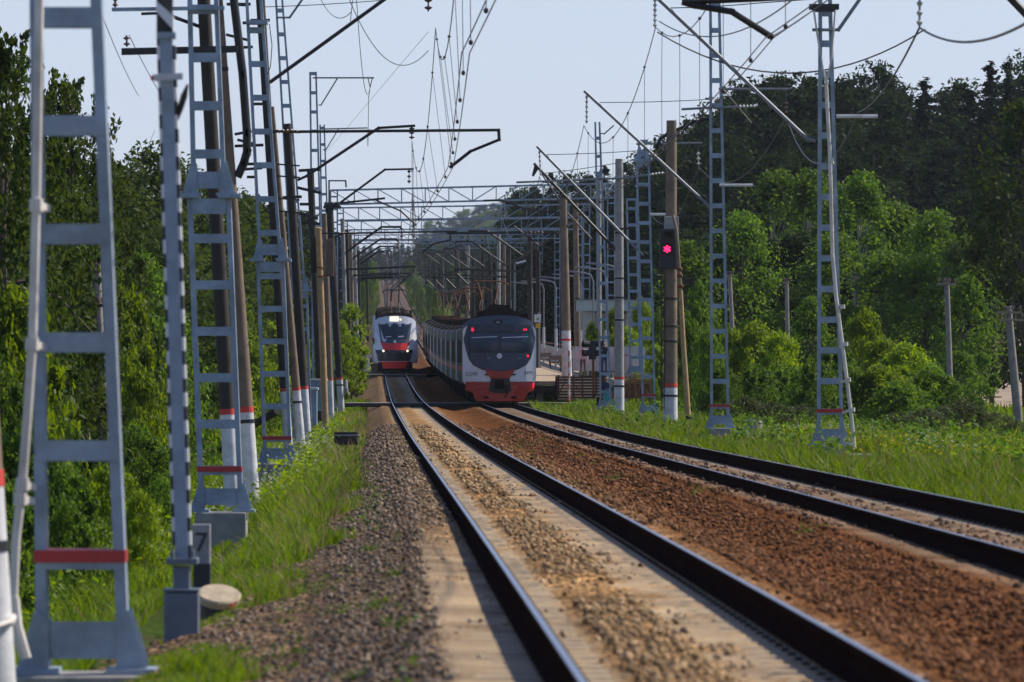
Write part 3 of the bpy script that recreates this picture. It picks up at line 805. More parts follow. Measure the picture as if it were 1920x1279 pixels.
# support standing just beyond the right picture edge whose arms reach into view
cR = pole('concrete catenary pole just outside the right edge whose dark steady arm reaches into the picture', 87, (1990, 900), (1990, -160), .2, .16, 'brownpole', 730, 730, ())
s = arm(cR, [(1985, -30), (1420, -2), (1284, 4)], 87, .05, 'black', 'registration_arm')
arm(s, [(1284, 5), (1300, 10), (1372, 22), (1445, 68)], 87, .05, 'black', 'steady_arm', 8)
arm(cR, [(1985, 90), (1890, -8)], 87, .06, 'black', 'cantilever')
s = arm(cR, [(1990, -60), (1725, -60)], 87, .05, 'galv', 'feeder_bracket'); insul(s, P(1725, -56, 87), P(1724, 52, 87), 6, .05, 'glassins')

# ------------------------------------------------------------------ gantries
def gantry(label, d, x0, x1, y0t, y1t, hgt, posts, fl=None):
    A = P(x0, y0t, d); B = P(x1, y1t, d)
    t = thing('gantry', P(x0, 700, d), label, 'gantry', 'portal gantries over the line')
    W = .7; n = 12
    beam = MB(); top0, top1 = A, B; H = hgt
    for yy in (-W/2, W/2):
        o = Vector((0, yy, 0))
        beam.beam(A+o, B+o, .09, .09)
        beam.beam(A+o-Vector((0, 0, H)), B+o-Vector((0, 0, H)), .09, .09)
        for k in range(n+1):
            p = A.lerp(B, k/n)+o; q = p-Vector((0, 0, H))
            beam.beam(p, q, .055, .055)
            if k < n:
                a = p if (k < n/2) else q
                nx = A.lerp(B, (k+1)/n)+o
                b = nx-Vector((0, 0, H)) if (k < n/2) else nx
                beam.beam(a, b, .045, .045)
    for k in range(n+1):
        p = A.lerp(B, k/n)
        beam.beam(p-Vector((0, W/2, 0)), p+Vector((0, W/2, 0)), .04, .04)
        beam.beam(p-Vector((0, W/2, H)), p+Vector((0, W/2, -H)), .04, .04)
    beam.build('truss_beam', M_['steel'], t)
    for (x, yt, yb) in posts:
        c = P(x, yb, d); c2 = P(x, yt, d)
        mb = MB(); w = .42
        for sx in (-1, 1):
            for sy in (-1, 1):
                mb.beam(c+Vector((sx*w/2, sy*w/2, 0)), c2+Vector((sx*w/2, sy*w/2, 0)), .07, .07)
        L = (c2-c).length; q = int(L/.75)
        for k in range(q):
            p = c.lerp(c2, (k+.5)/q)
            for sy in (-1, 1): mb.beam(p+Vector((-w/2, sy*w/2, 0)), p+Vector((w/2, sy*w/2, 0)), .02, .09)
        mb.build('post', M_['steel'], t)
    return t
g1 = gantry('nearest portal gantry with the long pale truss beam carrying a small number board', 340, 620, 1152, 357, 344, .85, [(626, 357, 740), (1146, 344, 690)])
g2 = gantry('second portal gantry, its truss just below the nearest one', 388, 633, 1106, 390, 383, .85, [(638, 390, 720), (1100, 383, 680)])
g3 = gantry('third portal gantry, lowest of the three near trusses', 415, 640, 1090, 415, 408, .85, [(646, 415, 710), (1086, 408, 675)])
g4 = gantry('small far portal gantry in front of the bluish wooded hill', 650, 640, 985, 452, 450, .9, [(650, 452, 650), (980, 450, 640)])
g5 = gantry('fourth portal gantry, smaller and partly lost among the far wires', 480, 655, 1050, 431, 428, .85, [(660, 431, 690), (1045, 428, 670)])
g6 = gantry('fifth portal gantry, just above the far supports over the right train', 560, 664, 1018, 441, 439, .85, [(668, 441, 670), (1013, 439, 655)])
text_part('number_board', '47', .78, M_['white'], g1, P(1139, 352, 339.4))
text_part('number_board', 'К', .62, M_['white'], g1, P(1140, 364, 339.4))

# ------------------------------------------------------------------ overhead wires: one thing per span and track
def catpts(a, b, sag, n=14):
    a = Vector(a); b = Vector(b)
    return [a.lerp(b, i/n)-Vector((0, 0, 4*sag*(i/n)*(1-i/n))) for i in range(n+1)]
ZIG = {('left', 137): .36, ('left', 255): .3}
ORD = ['first', 'second', 'third', 'fourth', 'fifth', 'sixth', 'seventh', 'eighth', 'ninth', 'tenth', 'eleventh', 'twelfth', 'thirteenth']
def overhead(side, sup, u0):
    for i in range(len(sup)-1):
        (d0, s0, m0, c0), (d1, s1, m1_, c1) = sup[i], sup[i+1]
        A = T(u0+s0, d0, m0); B = T(u0+s1, d1, m1_)
        a = T(u0+s0+ZIG.get((side, d0), 0), d0, c0); b = T(u0+s1+ZIG.get((side, d1), 0), d1, c1)   # the contact wire zigzags apart from the messenger
        L = d1-d0
        lb = f'{ORD[i]} wire span with droppers over the {side} track, counted from the camera'
        t = thing('overhead_line', a, lb, 'wire', f'contact line over the {side} track')
        rr = .011 if d0 < 200 else .014
        mp = catpts(A, B, 2.0*(L/52)**2)
        mb = MB(); mb.tube(mp, rr, 5); mb.build('messenger_wire', M_['wire'], t, True)
        for off in (-.06, .06):
            mb = MB(); mb.tube([p+Vector((off, 0, 0)) for p in catpts(a, b, .12, 8)], rr*.9, 5); mb.build('contact_wire', M_['wire'], t, True)
        nd = max(3, int(L/8))
        for k in range(nd):
            f = (k+.6)/nd
            q = mp[min(int(f*14), 13)].lerp(mp[min(int(f*14)+1, 14)], f*14-int(f*14)) if f < 1 else mp[14]
            p = a.lerp(b, f)-Vector((0, 0, .12*4*f*(1-f)))
            wob = Vector((.05*math.sin(k*3.1), 0, 0))
            mb = MB(); mb.tube([q, q.lerp(p, .5)+wob, p], .006 if d0 < 200 else .009, 4)
            for z, e in ((q, .03), (p, .04)):
                mb.lathe(z-Vector((0, 0, e)), (0, 0, 1), [(0, .012), (.02, .032), (e*2-.02, .032), (e*2, .012)], 6)
            mb.build('dropper', M_['wire'], t)
LS = [(14, .2, 9.6, 6.3), (87, -.35, 9.7, 6.4), (137, -.25, 9.9, 6.55), (190, -.45, 9.35, 6.45), (255, .1, 9.6, 6.82), (285, .25, 10.6, 6.45), (345, -.2, 9.6, 6.4), (400, .2, 9.4, 6.4), (455, -.2, 9.4, 6.4), (520, .2, 9.2, 6.4), (600, -.2, 9.2, 6.4), (700, .2, 9.2, 6.4), (850, 0, 9.2, 6.4)]
RS = [(14, .2, 9.4, 6.4), (87, 0, 9.6, 6.64), (127, .25, 9.3, 6.45), (170, .25, 9.0, 6.45), (215, .25, 9.0, 6.45), (265, -.1, 9.0, 6.45), (312, .2, 9.0, 6.45), (360, -.2, 9.0, 6.4), (415, .2, 9.2, 6.4), (480, -.2, 9.2, 6.4), (560, .2, 9.2, 6.4), (660, -.2, 9.2, 6.4), (800, 0, 9.2, 6.4)]
overhead('left', LS, 0)
overhead('right', RS, 4.3)
# distant repeated cantilevers on the far poles
def far_cant(d, u0, side):
    u_p = u0-3.9 if side < 0 else u0+3.9
    t = thing('bracket_support', T(u_p, d, -.4), 'distant dark catenary support with raised bracket arm over the '+('left' if side < 0 else 'right')+' track', 'pole', 'distant supports over the '+('left' if side < 0 else 'right')+' track')
    mb = MB(); mb.tube([T(u_p, d, -.6), T(u_p, d, 9.6)], [.2, .15], 8); mb.build('shaft', M_['darkpole'], t, True)
    mb = MB(); mb.tube([T(u_p, d, 8.0), T(u0-side*-1.2 if side < 0 else u0+1.2, d, 9.9), T(u0, d, 9.9)], .07, 6); mb.build('cantilever', M_['black'], t)
    mb = MB(); mb.tube([T(u_p, d, 7.3), T(u0-side*.9, d, 7.5)], .07, 6); mb.tube([T(u0-side*.8, d, 7.5), T(u0-side*.7, d, 7.2), T(u0, d, 6.5)], .05, 6); mb.build('registration_arm', M_['black'], t)
    insul(t, T(u0, d, 9.9), T(u0, d, 9.2), 3, .12)
for d in (345, 400, 455, 520, 600, 700, 850): far_cant(d, 0, -1)
for d in (360, 415, 480, 560, 660, 800): far_cant(d, 4.3, 1)
# feeders and jumpers
def wire(label, segs, r=.012, name='feeder_wire', grp=None):
    t = thing(name, segs[0][0], label, 'wire', grp)
    for (a, b, sag) in segs:
        mb = MB(); mb.tube(catpts(a, b, sag, 18), r, 5); mb.build('strand', M_['wire'], t, True)
wire('sagging feeder wire between the bracket arms of the thin left lattice masts', [(P(694, 164, 255), P(668, -10, 205), 1.5), (P(694, 164, 255), P(691, 185, 256), 0), (P(691, 180, 255), P(689, 243, 305), 1.5)], .014)
wire('faint long stay wire slanting down across the sky from the left track messenger', [(P(803, 60, 137), P(612, 285, 300), .0)], .006)
wire('curved jumper cable hanging in the sky left of the messenger insulator', [(P(640, -40, 137), P(803, 95, 140), 1.05)], .010, 'jumper_cable')
wire('short looped jumper cable at the top left of the sky', [(P(598, -8, 137), P(659, 22, 137), .32), (P(662, -10, 137), P(657, 40, 137), .0)], .010, 'jumper_cable')
wire('grey cross wire running over the sky to the tip of the upper left bracket', [(P(497, 13, 137), P(725, 0, 137), .02)], .010, 'cross_wire')
wire('cross wire from the second right lattice mast toward the contact line', [(P(1335, 186, 170), P(1125, 192, 170), .03)], .012, 'cross_wire')
wire('cross wire from the collared right mast toward the contact line', [(P(1205, 282, 215), P(1022, 290, 215), .03)], .014, 'cross_wire')
wire('cross wire from the sunlit round pole toward the contact line', [(P(1155, 306, 226), P(1020, 325, 226), .03)], .014, 'cross_wire')
wire('long sagging feeder wire across the sky in front of the right hand forest', [(P(1232, 60, 127), P(1735, 55, 127), .95)], .018)
wire('black feeder wires swinging out of the top right corner from the glass insulator string', [(P(1724, 52, 87), P(1930, 40, 60), .22), (P(1724, 52, 87), P(1610, 210, 130), .25), (P(1610, 210, 130), P(1474, 218, 170), 1.3)], .018)
wire('pair of jumper wires crossing the sky behind the dark steady arm', [(P(1236, 40, 120), P(1520, -30, 90), .55), (P(1512, 28, 100), P(1440, 72, 88), .02)], .013, 'jumper_cable')
wire('feeder wire dipping from the right hand bracket insulator behind the signal pole', [(P(1474, 218, 170), P(1310, 312, 215), 1.2), (P(1310, 312, 215), P(1220, 400, 262), 1.2)], .014)
wire('thin cross wire to the top of the right hand mast above the dark steady arm', [(P(1255, 15, 127), P(1420, 6, 127), .02), (P(1420, 6, 127), P(1530, -2, 127), .0)], .012, 'cross_wire')
wire('thin telegraph wires sloping down the left edge across the birch trees', [(P(190, 25, 108), P(260, 180, 160), .1), (P(242, 66, 109), P(330, 220, 160), .1), (P(180, 480, 330), P(-10, 760, 120), .2), (P(290, 245, 200), P(225, 390, 260), .1)], .008, 'telegraph_wire')
# ------------------------------------------------------------------ striped post, number post, hatch, signals
M_['stripe_w'] = mat('white_stripe_paint', (.72, .72, .72), .6, 0, .1, 5)
M_['stripe_b'] = mat('black_stripe_paint', (.028, .028, .03), .6)
t = thing('striped_post', P(342, 1205, 45), 'tall post with black and white striped edges left of the number seven post', 'marker post')
def sp(y): return 342-(1050-y)*(342-311)/(1050-60)                    # leaning axis
mb = MB(); mb.beam(P(sp(1050), 1050, 45), P(sp(62), 62, 45), .10, .09, (0, 1, 0)); mb.build('shaft', M_['steel'], t)
def halfm(y): return P(sp(y), y, 45)
for s_ in (-1, 1):
    stripes = MB()
    for k in range(37):
        yy = 60+26*k+(26 if s_ > 0 else 0)
        stripes.cur = k % 2
        a = halfm(yy)+Vector((s_*.061, .03, 0)); b = halfm(min(yy+26, 1045))+Vector((s_*.061, .03, 0))
        stripes.beam(a, b, .024, .14, (0, 1, 0))
    stripes.build('striped_edging', [M_['stripe_b'], M_['stripe_w']], t)
# hood plate with a diagonal stripe on top
top = P(309, 52, 45)
mb = MB(); mb.box(top+Vector((0, 0, .25)), (.125, .1, .6)); mb.build('hood_plate', M_['stripe_b'], t)
mb = MB(); mb.prism([P(293, 2, 44.9), P(325, 30, 44.9), P(325, 56, 44.9), P(293, 22, 44.9)], (0, -.012, 0), (0, .1, 0)); mb.build('diagonal_stripe', M_['stripe_w'], t)
mb = MB(); mb.box(P(312, 67, 45), (.15, .14, .05)); mb.build('cap', M_['steel'], t)
mb = MB(); mb.beam(P(288, 146, 44.85), P(343, 143, 44.85), .06, .05); mb.build('bracket', M_['white'], t)
mb = MB(); mb.lathe(P(283, 146, 44.85), (1, 0, 0), [(0, .018), (.05, .028), (.07, .02)], 8); mb.build('red_cap', M_['band_red'], t)
mb = MB(); mb.tube([P(352, 158, 45), P(345, 180, 45), P(338, 204, 45), P(333, 226, 45)], [.008, .028, .024, .006], 8); mb.build('cable_joint', M_['black'], t, True)
mb = MB(); mb.box(P(342, 1052, 45), (.25, .25, .05)); mb.box(P(341, 1085, 45), (.13, .16, .2))
mb.box(P(341, 1165, 45), (.27, .26, .46)); mb.box(P(341, 1106, 45), (.29, .28, .02))
for q in (-.08, .08): mb.lathe(P(342, 1046, 44.9)+Vector((q, 0, 0)), (0, 0, 1), [(0, .02), (.06, .02)], 6)
mb.build('foot_box', mat('grey_box_paint', (.12, .15, .19), .55, 0, .2, 5), t, bevel=.008)

t = thing('number_post', P(377, 1122, 52), 'short square post with a black lower half and the number seven on its white top', 'marker post')
mb = MB(); mb.box(P(378, 1020, 52), (.16, .16, .36)); mb.build('white_top', mat('shaded_white_post_paint', (.27, .27, .28), .8, 0, .25, 8), t, bevel=.006)  # white paint greyed: shade on the post front put into the colour
mb = MB(); mb.box(P(379, 1106, 52), (.155, .155, .48)); mb.build('black_base', M_['stripe_b'], t, bevel=.006)
text_part('numeral', '7', .25, M_['stripe_b'], t, P(378, 1018, 52)+Vector((0, -.085, 0)))
t = thing('pit_cover', P(408, 1150, 51), 'round tan concrete lid over a dark cable pit beside the number seven post', 'lid')
mb = MB(); mb.lathe(P(410, 1126, 51.1), (.1, -.42, 1), [(0, .19), (.06, .2), (.075, .185)], 20); mb.build('disc', mat('tan_concrete', (.50, .40, .27), .9, 0, .25, 8, .3), t)
mb = MB(); mb.lathe(P(408, 1175, 51.1), (0, 0, 1), [(0, .17), (.22, .16)], 14); mb.build('pit_ring', M_['black'], t)
t = thing('red_tag', P(436, 1144, 50.8), 'small faded red marker lying beside the round concrete lid', 'marker')
mb = MB(); mb.box(P(436, 1140, 50.8), (.05, .05, .07), .4); mb.build('peg', M_['band_red'], t, bevel=.01)

# main signal on the round pole
t = thing('railway_signal', P(1255, 505, 186), 'black signal head with a glowing red lamp on the thick round concrete pole', 'signal')
mb = MB()
hw = 18*186/FPX
mb.box(P(1255, 467, 186.3), (2*hw, .3, 76*186/FPX)); mb.build('housing', M_['stripe_b'], t, bevel=.03)
mb = MB(); mb.lathe(P(1252, 467, 186.12), (0, -1, 0), [(0, .2), (.02, .2)], 18); mb.build('lens_plate', M_['black'], t)
red = emit('signal_red_light', (1.0, .02, .14), 2.6)
for kx, ky in [(0, 0)]+[(math.cos(a), math.sin(a)) for a in [R(60*i) for i in range(6)]]+[(2*math.cos(a)*.93, 2*math.sin(a)*.93) for a in [R(60*i+30) for i in range(6)]]:
    mb = MB(); mb.lathe(P(1251+kx*3.1, 467+ky*3.1, 186.09), (0, -1, 0), [(0, .030), (.012, .027)], 8); mb.build('lamp', red, t)
for cy in (467, 445):
    mb = MB()
    for k in range(9):
        a0, a1 = R(10+k*160/9), R(10+(k+1)*160/9)
        c = P(1252, cy, 186.12); r = .19
        mb.prism([c+Vector((math.cos(a0)*r, 0, math.sin(a0)*r)), c+Vector((math.cos(a1)*r, 0, math.sin(a1)*r)), c+Vector((math.cos(a1)*(r+.012), 0, math.sin(a1)*(r+.012))), c+Vector((math.cos(a0)*(r+.012), 0, math.sin(a0)*(r+.012)))], (0, -.3, 0), (0, 0, 0))
    mb.build('hood', M_['black'], t)
mb = MB(); mb.box(P(1259, 418, 186.75), (.47, .44, .42)); mb.build('mount_sleeve', M_['conc'], t, bevel=.02)
mb = MB()
for x in (1240, 1246):
    mb.beam(P(x, 505, 186.9), P(x, 770, 186.9), .03, .03)
for k in range(15): mb.beam(P(1240, 512+k*18, 186.9), P(1246, 512+k*18, 186.9), .02, .02)
mb.build('ladder', M_['black'], t)
t = thing('leaning_post', P(1292, 808, 184), 'thin tan post leaning against the red signal pole, rusty at its joint', 'post')
mb = MB(); mb.tube([P(1290, 778, 184), P(1281, 640, 184), P(1276, 545, 184)], [.095, .08, .07], 10); mb.build('lower_tube', M_['tan'], t, True)
mb = MB(); mb.tube([P(1276, 560, 184), P(1273, 505, 184), P(1268, 430, 184), P(1262, 404, 184.3)], [.06, .07, .06, .05], 10); mb.build('upper_tube', M_['brownpole'], t, True)
for y in (508, 520, 540):
    mb = MB(); mb.lathe(P(1274+(y-508)*.06, y, 184), (0, 0, 1), [(0, .08), (.03, .1), (.09, .1), (.12, .07)], 8)
    mb.build('joint_clamp', M_['rust'], t)
mb = MB(); mb.lathe(P(1292, 808, 184), (0, 0, 1), [(0, .14), (.45, .12), (.5, .09)], 10); mb.build('foot_socket', M_['darkpole'], t)
# tan signal post on the left, seen from behind
t = thing('tan_signal_post', P(609, 838, 205), 'tan painted post with dark signal boxes near its top, seen from behind on the left', 'signal')
mb = MB(); mb.tube([P(610, 800, 205), P(605, 640, 205), P(597, 428, 205)], [.125, .115, .105], 12); mb.build('shaft', M_['tan'], t, True)
mb = MB(); mb.lathe(P(597, 430, 205), (0, 0, 1), [(0, .13), (.05, .13), (.08, .06)], 10); mb.build('cap', M_['tan'], t)
mb = MB(); mb.lathe(P(610, 832, 205), (0, 0, 1), [(0, .16), (.62, .14), (.66, .11)], 10); mb.build('foot_socket', M_['darkpole'], t)
mb = MB(); mb.box(P(619, 483, 205.3), (.27, .22, 1.34)); mb.build('signal_box', mat('brown_grey_box', (.13, .10, .075), .7, 0, .2, 5), t, bevel=.02)
mb = MB(); mb.box(P(589, 478, 205.4), (.22, .2, 1.3)); mb.build('signal_box', M_['darkpole'], t, bevel=.02)
mb = MB(); mb.lathe(P(600, 503, 205), (0, 0, 1), [(0, .15), (.05, .15)], 10); mb.build('clamp', M_['rust'], t); mb = MB(); mb.lathe(P(602, 520, 205), (0, 0, 1), [(0, .15), (.05, .15)], 10); mb.beam(P(600, 518, 205), P(622, 516, 205), .08, .08); mb.build('clamp', M_['rust'], t)
t = thing('track_box', P(648, 825, 150), 'low dark trackside box with a pale lid between the grass and the ballast', 'box')
mb = MB(); mb.box(P(649, 822, 150), (.62, .4, .34)); mb.build('body', M_['darkpole'], t, bevel=.01)
mb = MB(); mb.box(P(650, 816, 150), (.66, .44, .035)); mb.build('lid', M_['conc'], t, bevel=.008)
t = thing('relay_cabinet', P(568, 800, 214), 'pale grey blue relay cabinet in the grass behind the leaning pole', 'cabinet')
mb = MB(); mb.box(P(571, 762, 215), (.95, .7, 1.45)); mb.build('body', M_['steel'], t, bevel=.02)
mb = MB(); mb.box(P(571, 729, 215), (1.05, .8, .06)); mb.build('roof', M_['white'], t)
t = thing('relay_cabinet', P(592, 780, 238), 'low grey cabinet with white top behind the tan signal post', 'cabinet')
mb = MB(); mb.box(P(592, 742, 238), (.9, .7, 1.3)); mb.build('body', M_['steel'], t, bevel=.02)
mb = MB(); mb.box(P(592, 712, 238), (1.0, .8, .06)); mb.build('roof', M_['white'], t)
# marker posts and white kiosk left of the far train
t = thing('white_cabinet', P(688, 697, 428), 'white trackside cabinet standing left of the red and white train', 'cabinet')
mb = MB(); mb.box(P(687, 682, 428), (.42, .5, 1.15)); mb.build('body', M_['white'], t, bevel=.03)
mb = MB(); mb.box(P(688, 667, 428), (.62, .6, .1)); mb.build('roof', M_['white'], t)
for (x, yt, yb, d) in ((649, 714, 730, 330), (658, 676, 714, 352)):
    t = thing('whitewashed_post', P(x, yb, d), 'slim whitewashed post among the weeds beside the young sunlit tree, '+('lower one' if x == 649 else 'taller one'), 'post')
    mb = MB(); mb.lathe(P(x, yb, d), (0, 0, 1), [(0, .1), ((yb-yt)*d/FPX, .08), ((yb-yt)*d/FPX+.05, .03)], 10); mb.build('shaft', M_['white'], t)
    mb = MB(); mb.lathe(P(x, yb, d), (0, 0, 1), [(-.2, .13), (.06, .13)], 10); mb.build('foot', M_['conc'], t)
# dwarf signal seen from behind at the platform end
t = thing('dwarf_signal', P(1113, 750, 281), 'black multi hooded signal head on a thin rusty post in front of the platform stairs', 'signal')
mb = MB(); mb.beam(P(1113, 752, 281), P(1112, 668, 281), .12, .12, (0, 1, 0)); mb.build('post', M_['rust'], t)
mb = MB(); mb.box(P(1111, 656, 281), (.38, .25, .95)); mb.build('housing', M_['stripe_b'], t, bevel=.03)
for sx in (-1, 1):
    for yy in (645, 662):
        mb = MB(); mb.lathe(P(1111+sx*6, yy, 280.9), (sx, -.35, 0), [(0, .15), (.34, .19), (.35, .16), (.05, .1)], 10); mb.build('hood', M_['black'], t)
# blocks in the right hand grass
t = thing('concrete_stump', P(1410, 818, 165), 'round pale concrete stump on a broken slab by the second right lattice mast', 'stump')
mb = MB(); mb.lathe(P(1412, 808, 165), (.05, 0, 1), [(0, .26), (.2, .26), (.31, .25)], 16); mb.build('drum', M_['conc'], t)
mb = MB(); mb.box(P(1408, 812, 165), (.75, .6, .12), .3); mb.build('slab', M_['conc'], t, bevel=.02)
for x, r_, lb in ((1702, .2, 'pale round concrete stub in the yellow flowers'), (1678, .17, 'darker concrete stub left of the pale one in the yellow flowers')):
    t = thing('concrete_stub', P(x, 868, 135), lb, 'stump')
    mb = MB(); mb.lathe(P(x, 870, 135), (.1 if x > 1690 else -.1, 0, 1), [(0, r_), (.36, r_*.95), (.4, r_*.7)], 14); mb.build('drum', M_['conc'], t, True)
    mb = MB(); mb.lathe(P(x, 876, 135), (0, 0, 1), [(0, r_*1.3), (.08, r_*1.25)], 14); mb.build('collar', M_['conc'], t)

# telephone poles
def tele(label, d, foot, top, arms, r=.12, props=False):
    t = thing('telegraph_pole', P(foot[0], foot[1], d), label, 'pole', 'old telegraph poles')
    mb = MB(); mb.tube([P(*foot, d), P(*top, d)], [r, r*.8], 10); mb.build('shaft', mat_tele, t, True)
    for (y, xa, xb) in arms:
        mb = MB(); mb.beam(P(xa, y, d-.15), P(xb, y, d-.15), .09, .09); 
        o = mb.build('crossarm', M_['wood'] if top[0] > 900 else M_['darkpole'], t)
        for k in range(4):
            x = xa+(xb-xa)*(k+.3)/3.6
            mb = MB(); mb.lathe(P(x, y, d-.15), (0, 0, 1), [(.04, .02), (.1, .02), (.12, .055), (.22, .05), (.25, .02)], 8); mb.build('insulator', M_['porcelain'], o)
    if props:
        mb = MB(); mb.tube([P(foot[0]-6, foot[1]-10, d+.3), P(top[0]-4, top[1]+8, d+.3)], [r*.7, r*.6], 8); mb.build('stub', mat_tele, t, True)
    return t
mat_tele = mat('weathered_grey_wood', (.26, .23, .21), .85, 0, .3, 3, .3)
tele('weathered telegraph pole at the right edge with short crossarms', 215, (1911, 790), (1891, 574), [(586, 1868, 1916), (600, 1872, 1920)], .14, True)
tele('bare weathered telegraph pole rising from bushes left of the pale dirt track', 235, (1782, 740), (1775, 522), [(533, 1757, 1793)], .13)
tele('short pale telegraph pole in the dark gap behind the bright rounded bushes', 300, (1477, 660), (1475, 524), [(530, 1468, 1482)], .12)
tele('leaning pale telegraph pole just right of the second right lattice mast', 290, (1374, 640), (1368, 512), [(518, 1362, 1375)], .12)
tele('faint grey telegraph pole behind the right mast with the white conduit', 320, (1606, 640), (1604, 514), [(520, 1597, 1611)], .12)
tele('tiny far telegraph pole in the bushes right of the white conduit', 345, (1666, 660), (1666, 616), [(618, 1662, 1670)], .10)
tele('telegraph pole with dark crossarms seen through the nearest lattice mast', 165, (200, 925), (181, 492), [(508, 150, 196), (573, 160, 196), (742, 176, 200)], .14, True)
tele('pale bare telegraph pole seen through the nearest lattice mast, left of the crossarmed one', 175, (166, 860), (148, 622), [(627, 141, 155)], .11)

# ------------------------------------------------------------------ foot bridge on the left with walker
t = thing('foot_bridge', P(330, 860, 255), 'small wooden foot bridge with handrail at the lower left woods', 'bridge')
B0 = P(266, 846, 255); B1 = P(442, 850, 255)
mb = MB(); mb.beam(B0, B1, 1.6, .14)
mb.build('deck', M_['wood'], t)
mb = MB(); mb.beam(B0+Vector((0, -.3, -.3)), B1+Vector((0, -.3, -.3)), .2, .42); mb.beam(B0+Vector((0, .5, -.35)), B1+Vector((0, .5, -.35)), .2, .5); mb.build('girder', M_['darkpole'], t)
for x in (266, 330, 396, 440):
    mb = MB(); mb.beam(P(x, 846, 254.4), P(x, 798, 254.4), .16, .16, (0, 1, 0)); mb.build('rail_post', M_['wood'], t)
mb = MB(); mb.beam(P(262, 798, 254.3), P(444, 799, 254.3), .07, .08); mb.build('handrail', M_['darkpole'], t)
mb = MB(); mb.tube([P(340, 880, 240), P(420, 840, 235), P(470, 800, 230), P(520, 770, 228)], .16, 8)
t = thing('heating_pipe', P(340, 900, 238), 'dark sloping pipe running behind the second left lattice mast', 'pipe')
mb.build('tube', M_['darkpole'], t, True)
mb = MB()
for x, y in ((380, 862), (470, 802)): mb.beam(P(x, y, 234), P(x, y+70, 234), .14, .14, (0, 1, 0))
mb.build('support', M_['darkpole'], t)

# ------------------------------------------------------------------ people
def skinned(name, joints, edges, mats, face_mat, parent, loc):
    me = bpy.data.meshes.new(name)
    names = list(joints)
    me.from_pydata([joints[k][0] for k in names], [(names.index(a), names.index(b)) for a, b in edges], [])
    o = bpy.data.objects.new(name+'_base', me); col.objects.link(o)
    md = o.modifiers.new('skin', 'SKIN')
    for i, k in enumerate(names):
        r = joints[k][1]
        me.skin_vertices[0].data[i].radius = r if isinstance(r, tuple) else (r, r)
        me.skin_vertices[0].data[i].use_root = (i == 0)
    md.use_smooth_shade = True
    ss = o.modifiers.new('sub', 'SUBSURF'); ss.levels = 1
    bpy.context.view_layer.update()
    dg = bpy.context.evaluated_depsgraph_get()
    m2 = bpy.data.meshes.new_from_object(o.evaluated_get(dg))
    bpy.data.objects.remove(o)
    m2.materials.clear()
    for mm in mats: m2.materials.append(mm)
    for p in m2.polygons: p.material_index = face_mat(p.center)
    m2.name = name
    ob = bpy.data.objects.new(name, m2); col.objects.link(ob); ob.parent = parent
    return ob
M_['skin'] = mat('skin', (.50, .30, .21), .6)
M_['hair'] = mat('dark_hair', (.02, .014, .01), .7)
def hand(j, e, wrist, d, side, r=.009):
    """five bent fingers from the wrist joint heading along d"""
    w = Vector(j[wrist][0]); d = Vector(d).normalized(); x = Vector((side, 0, 0)); x = (x-d*x.dot(d)).normalized()
    j[wrist+'p'] = (w+d*.07, (.034, .018)); e.append((wrist, wrist+'p'))
    for k, (o, L) in enumerate(((-.03, .07), (-.01, .085), (.01, .08), (.028, .06))):
        a = w+d*.1+x*o; b = a+d*L*.6+Vector((0, -.012, -.01)); c = a+d*L*.95+Vector((0, -.03, -.02))
        n = f'{wrist}f{k}'
        j[n+'a'] = (a, r); j[n+'b'] = (b, r*.9); j[n+'c'] = (c, r*.75)
        e += [(wrist+'p', n+'a'), (n+'a', n+'b'), (n+'b', n+'c')]
    a = w+d*.045-x*.045; b = a+d*.04-x*.015
    j[wrist+'t'] = (a, r); j[wrist+'u'] = (b, r*.85); e += [(wrist, wrist+'t'), (wrist+'t', wrist+'u')]
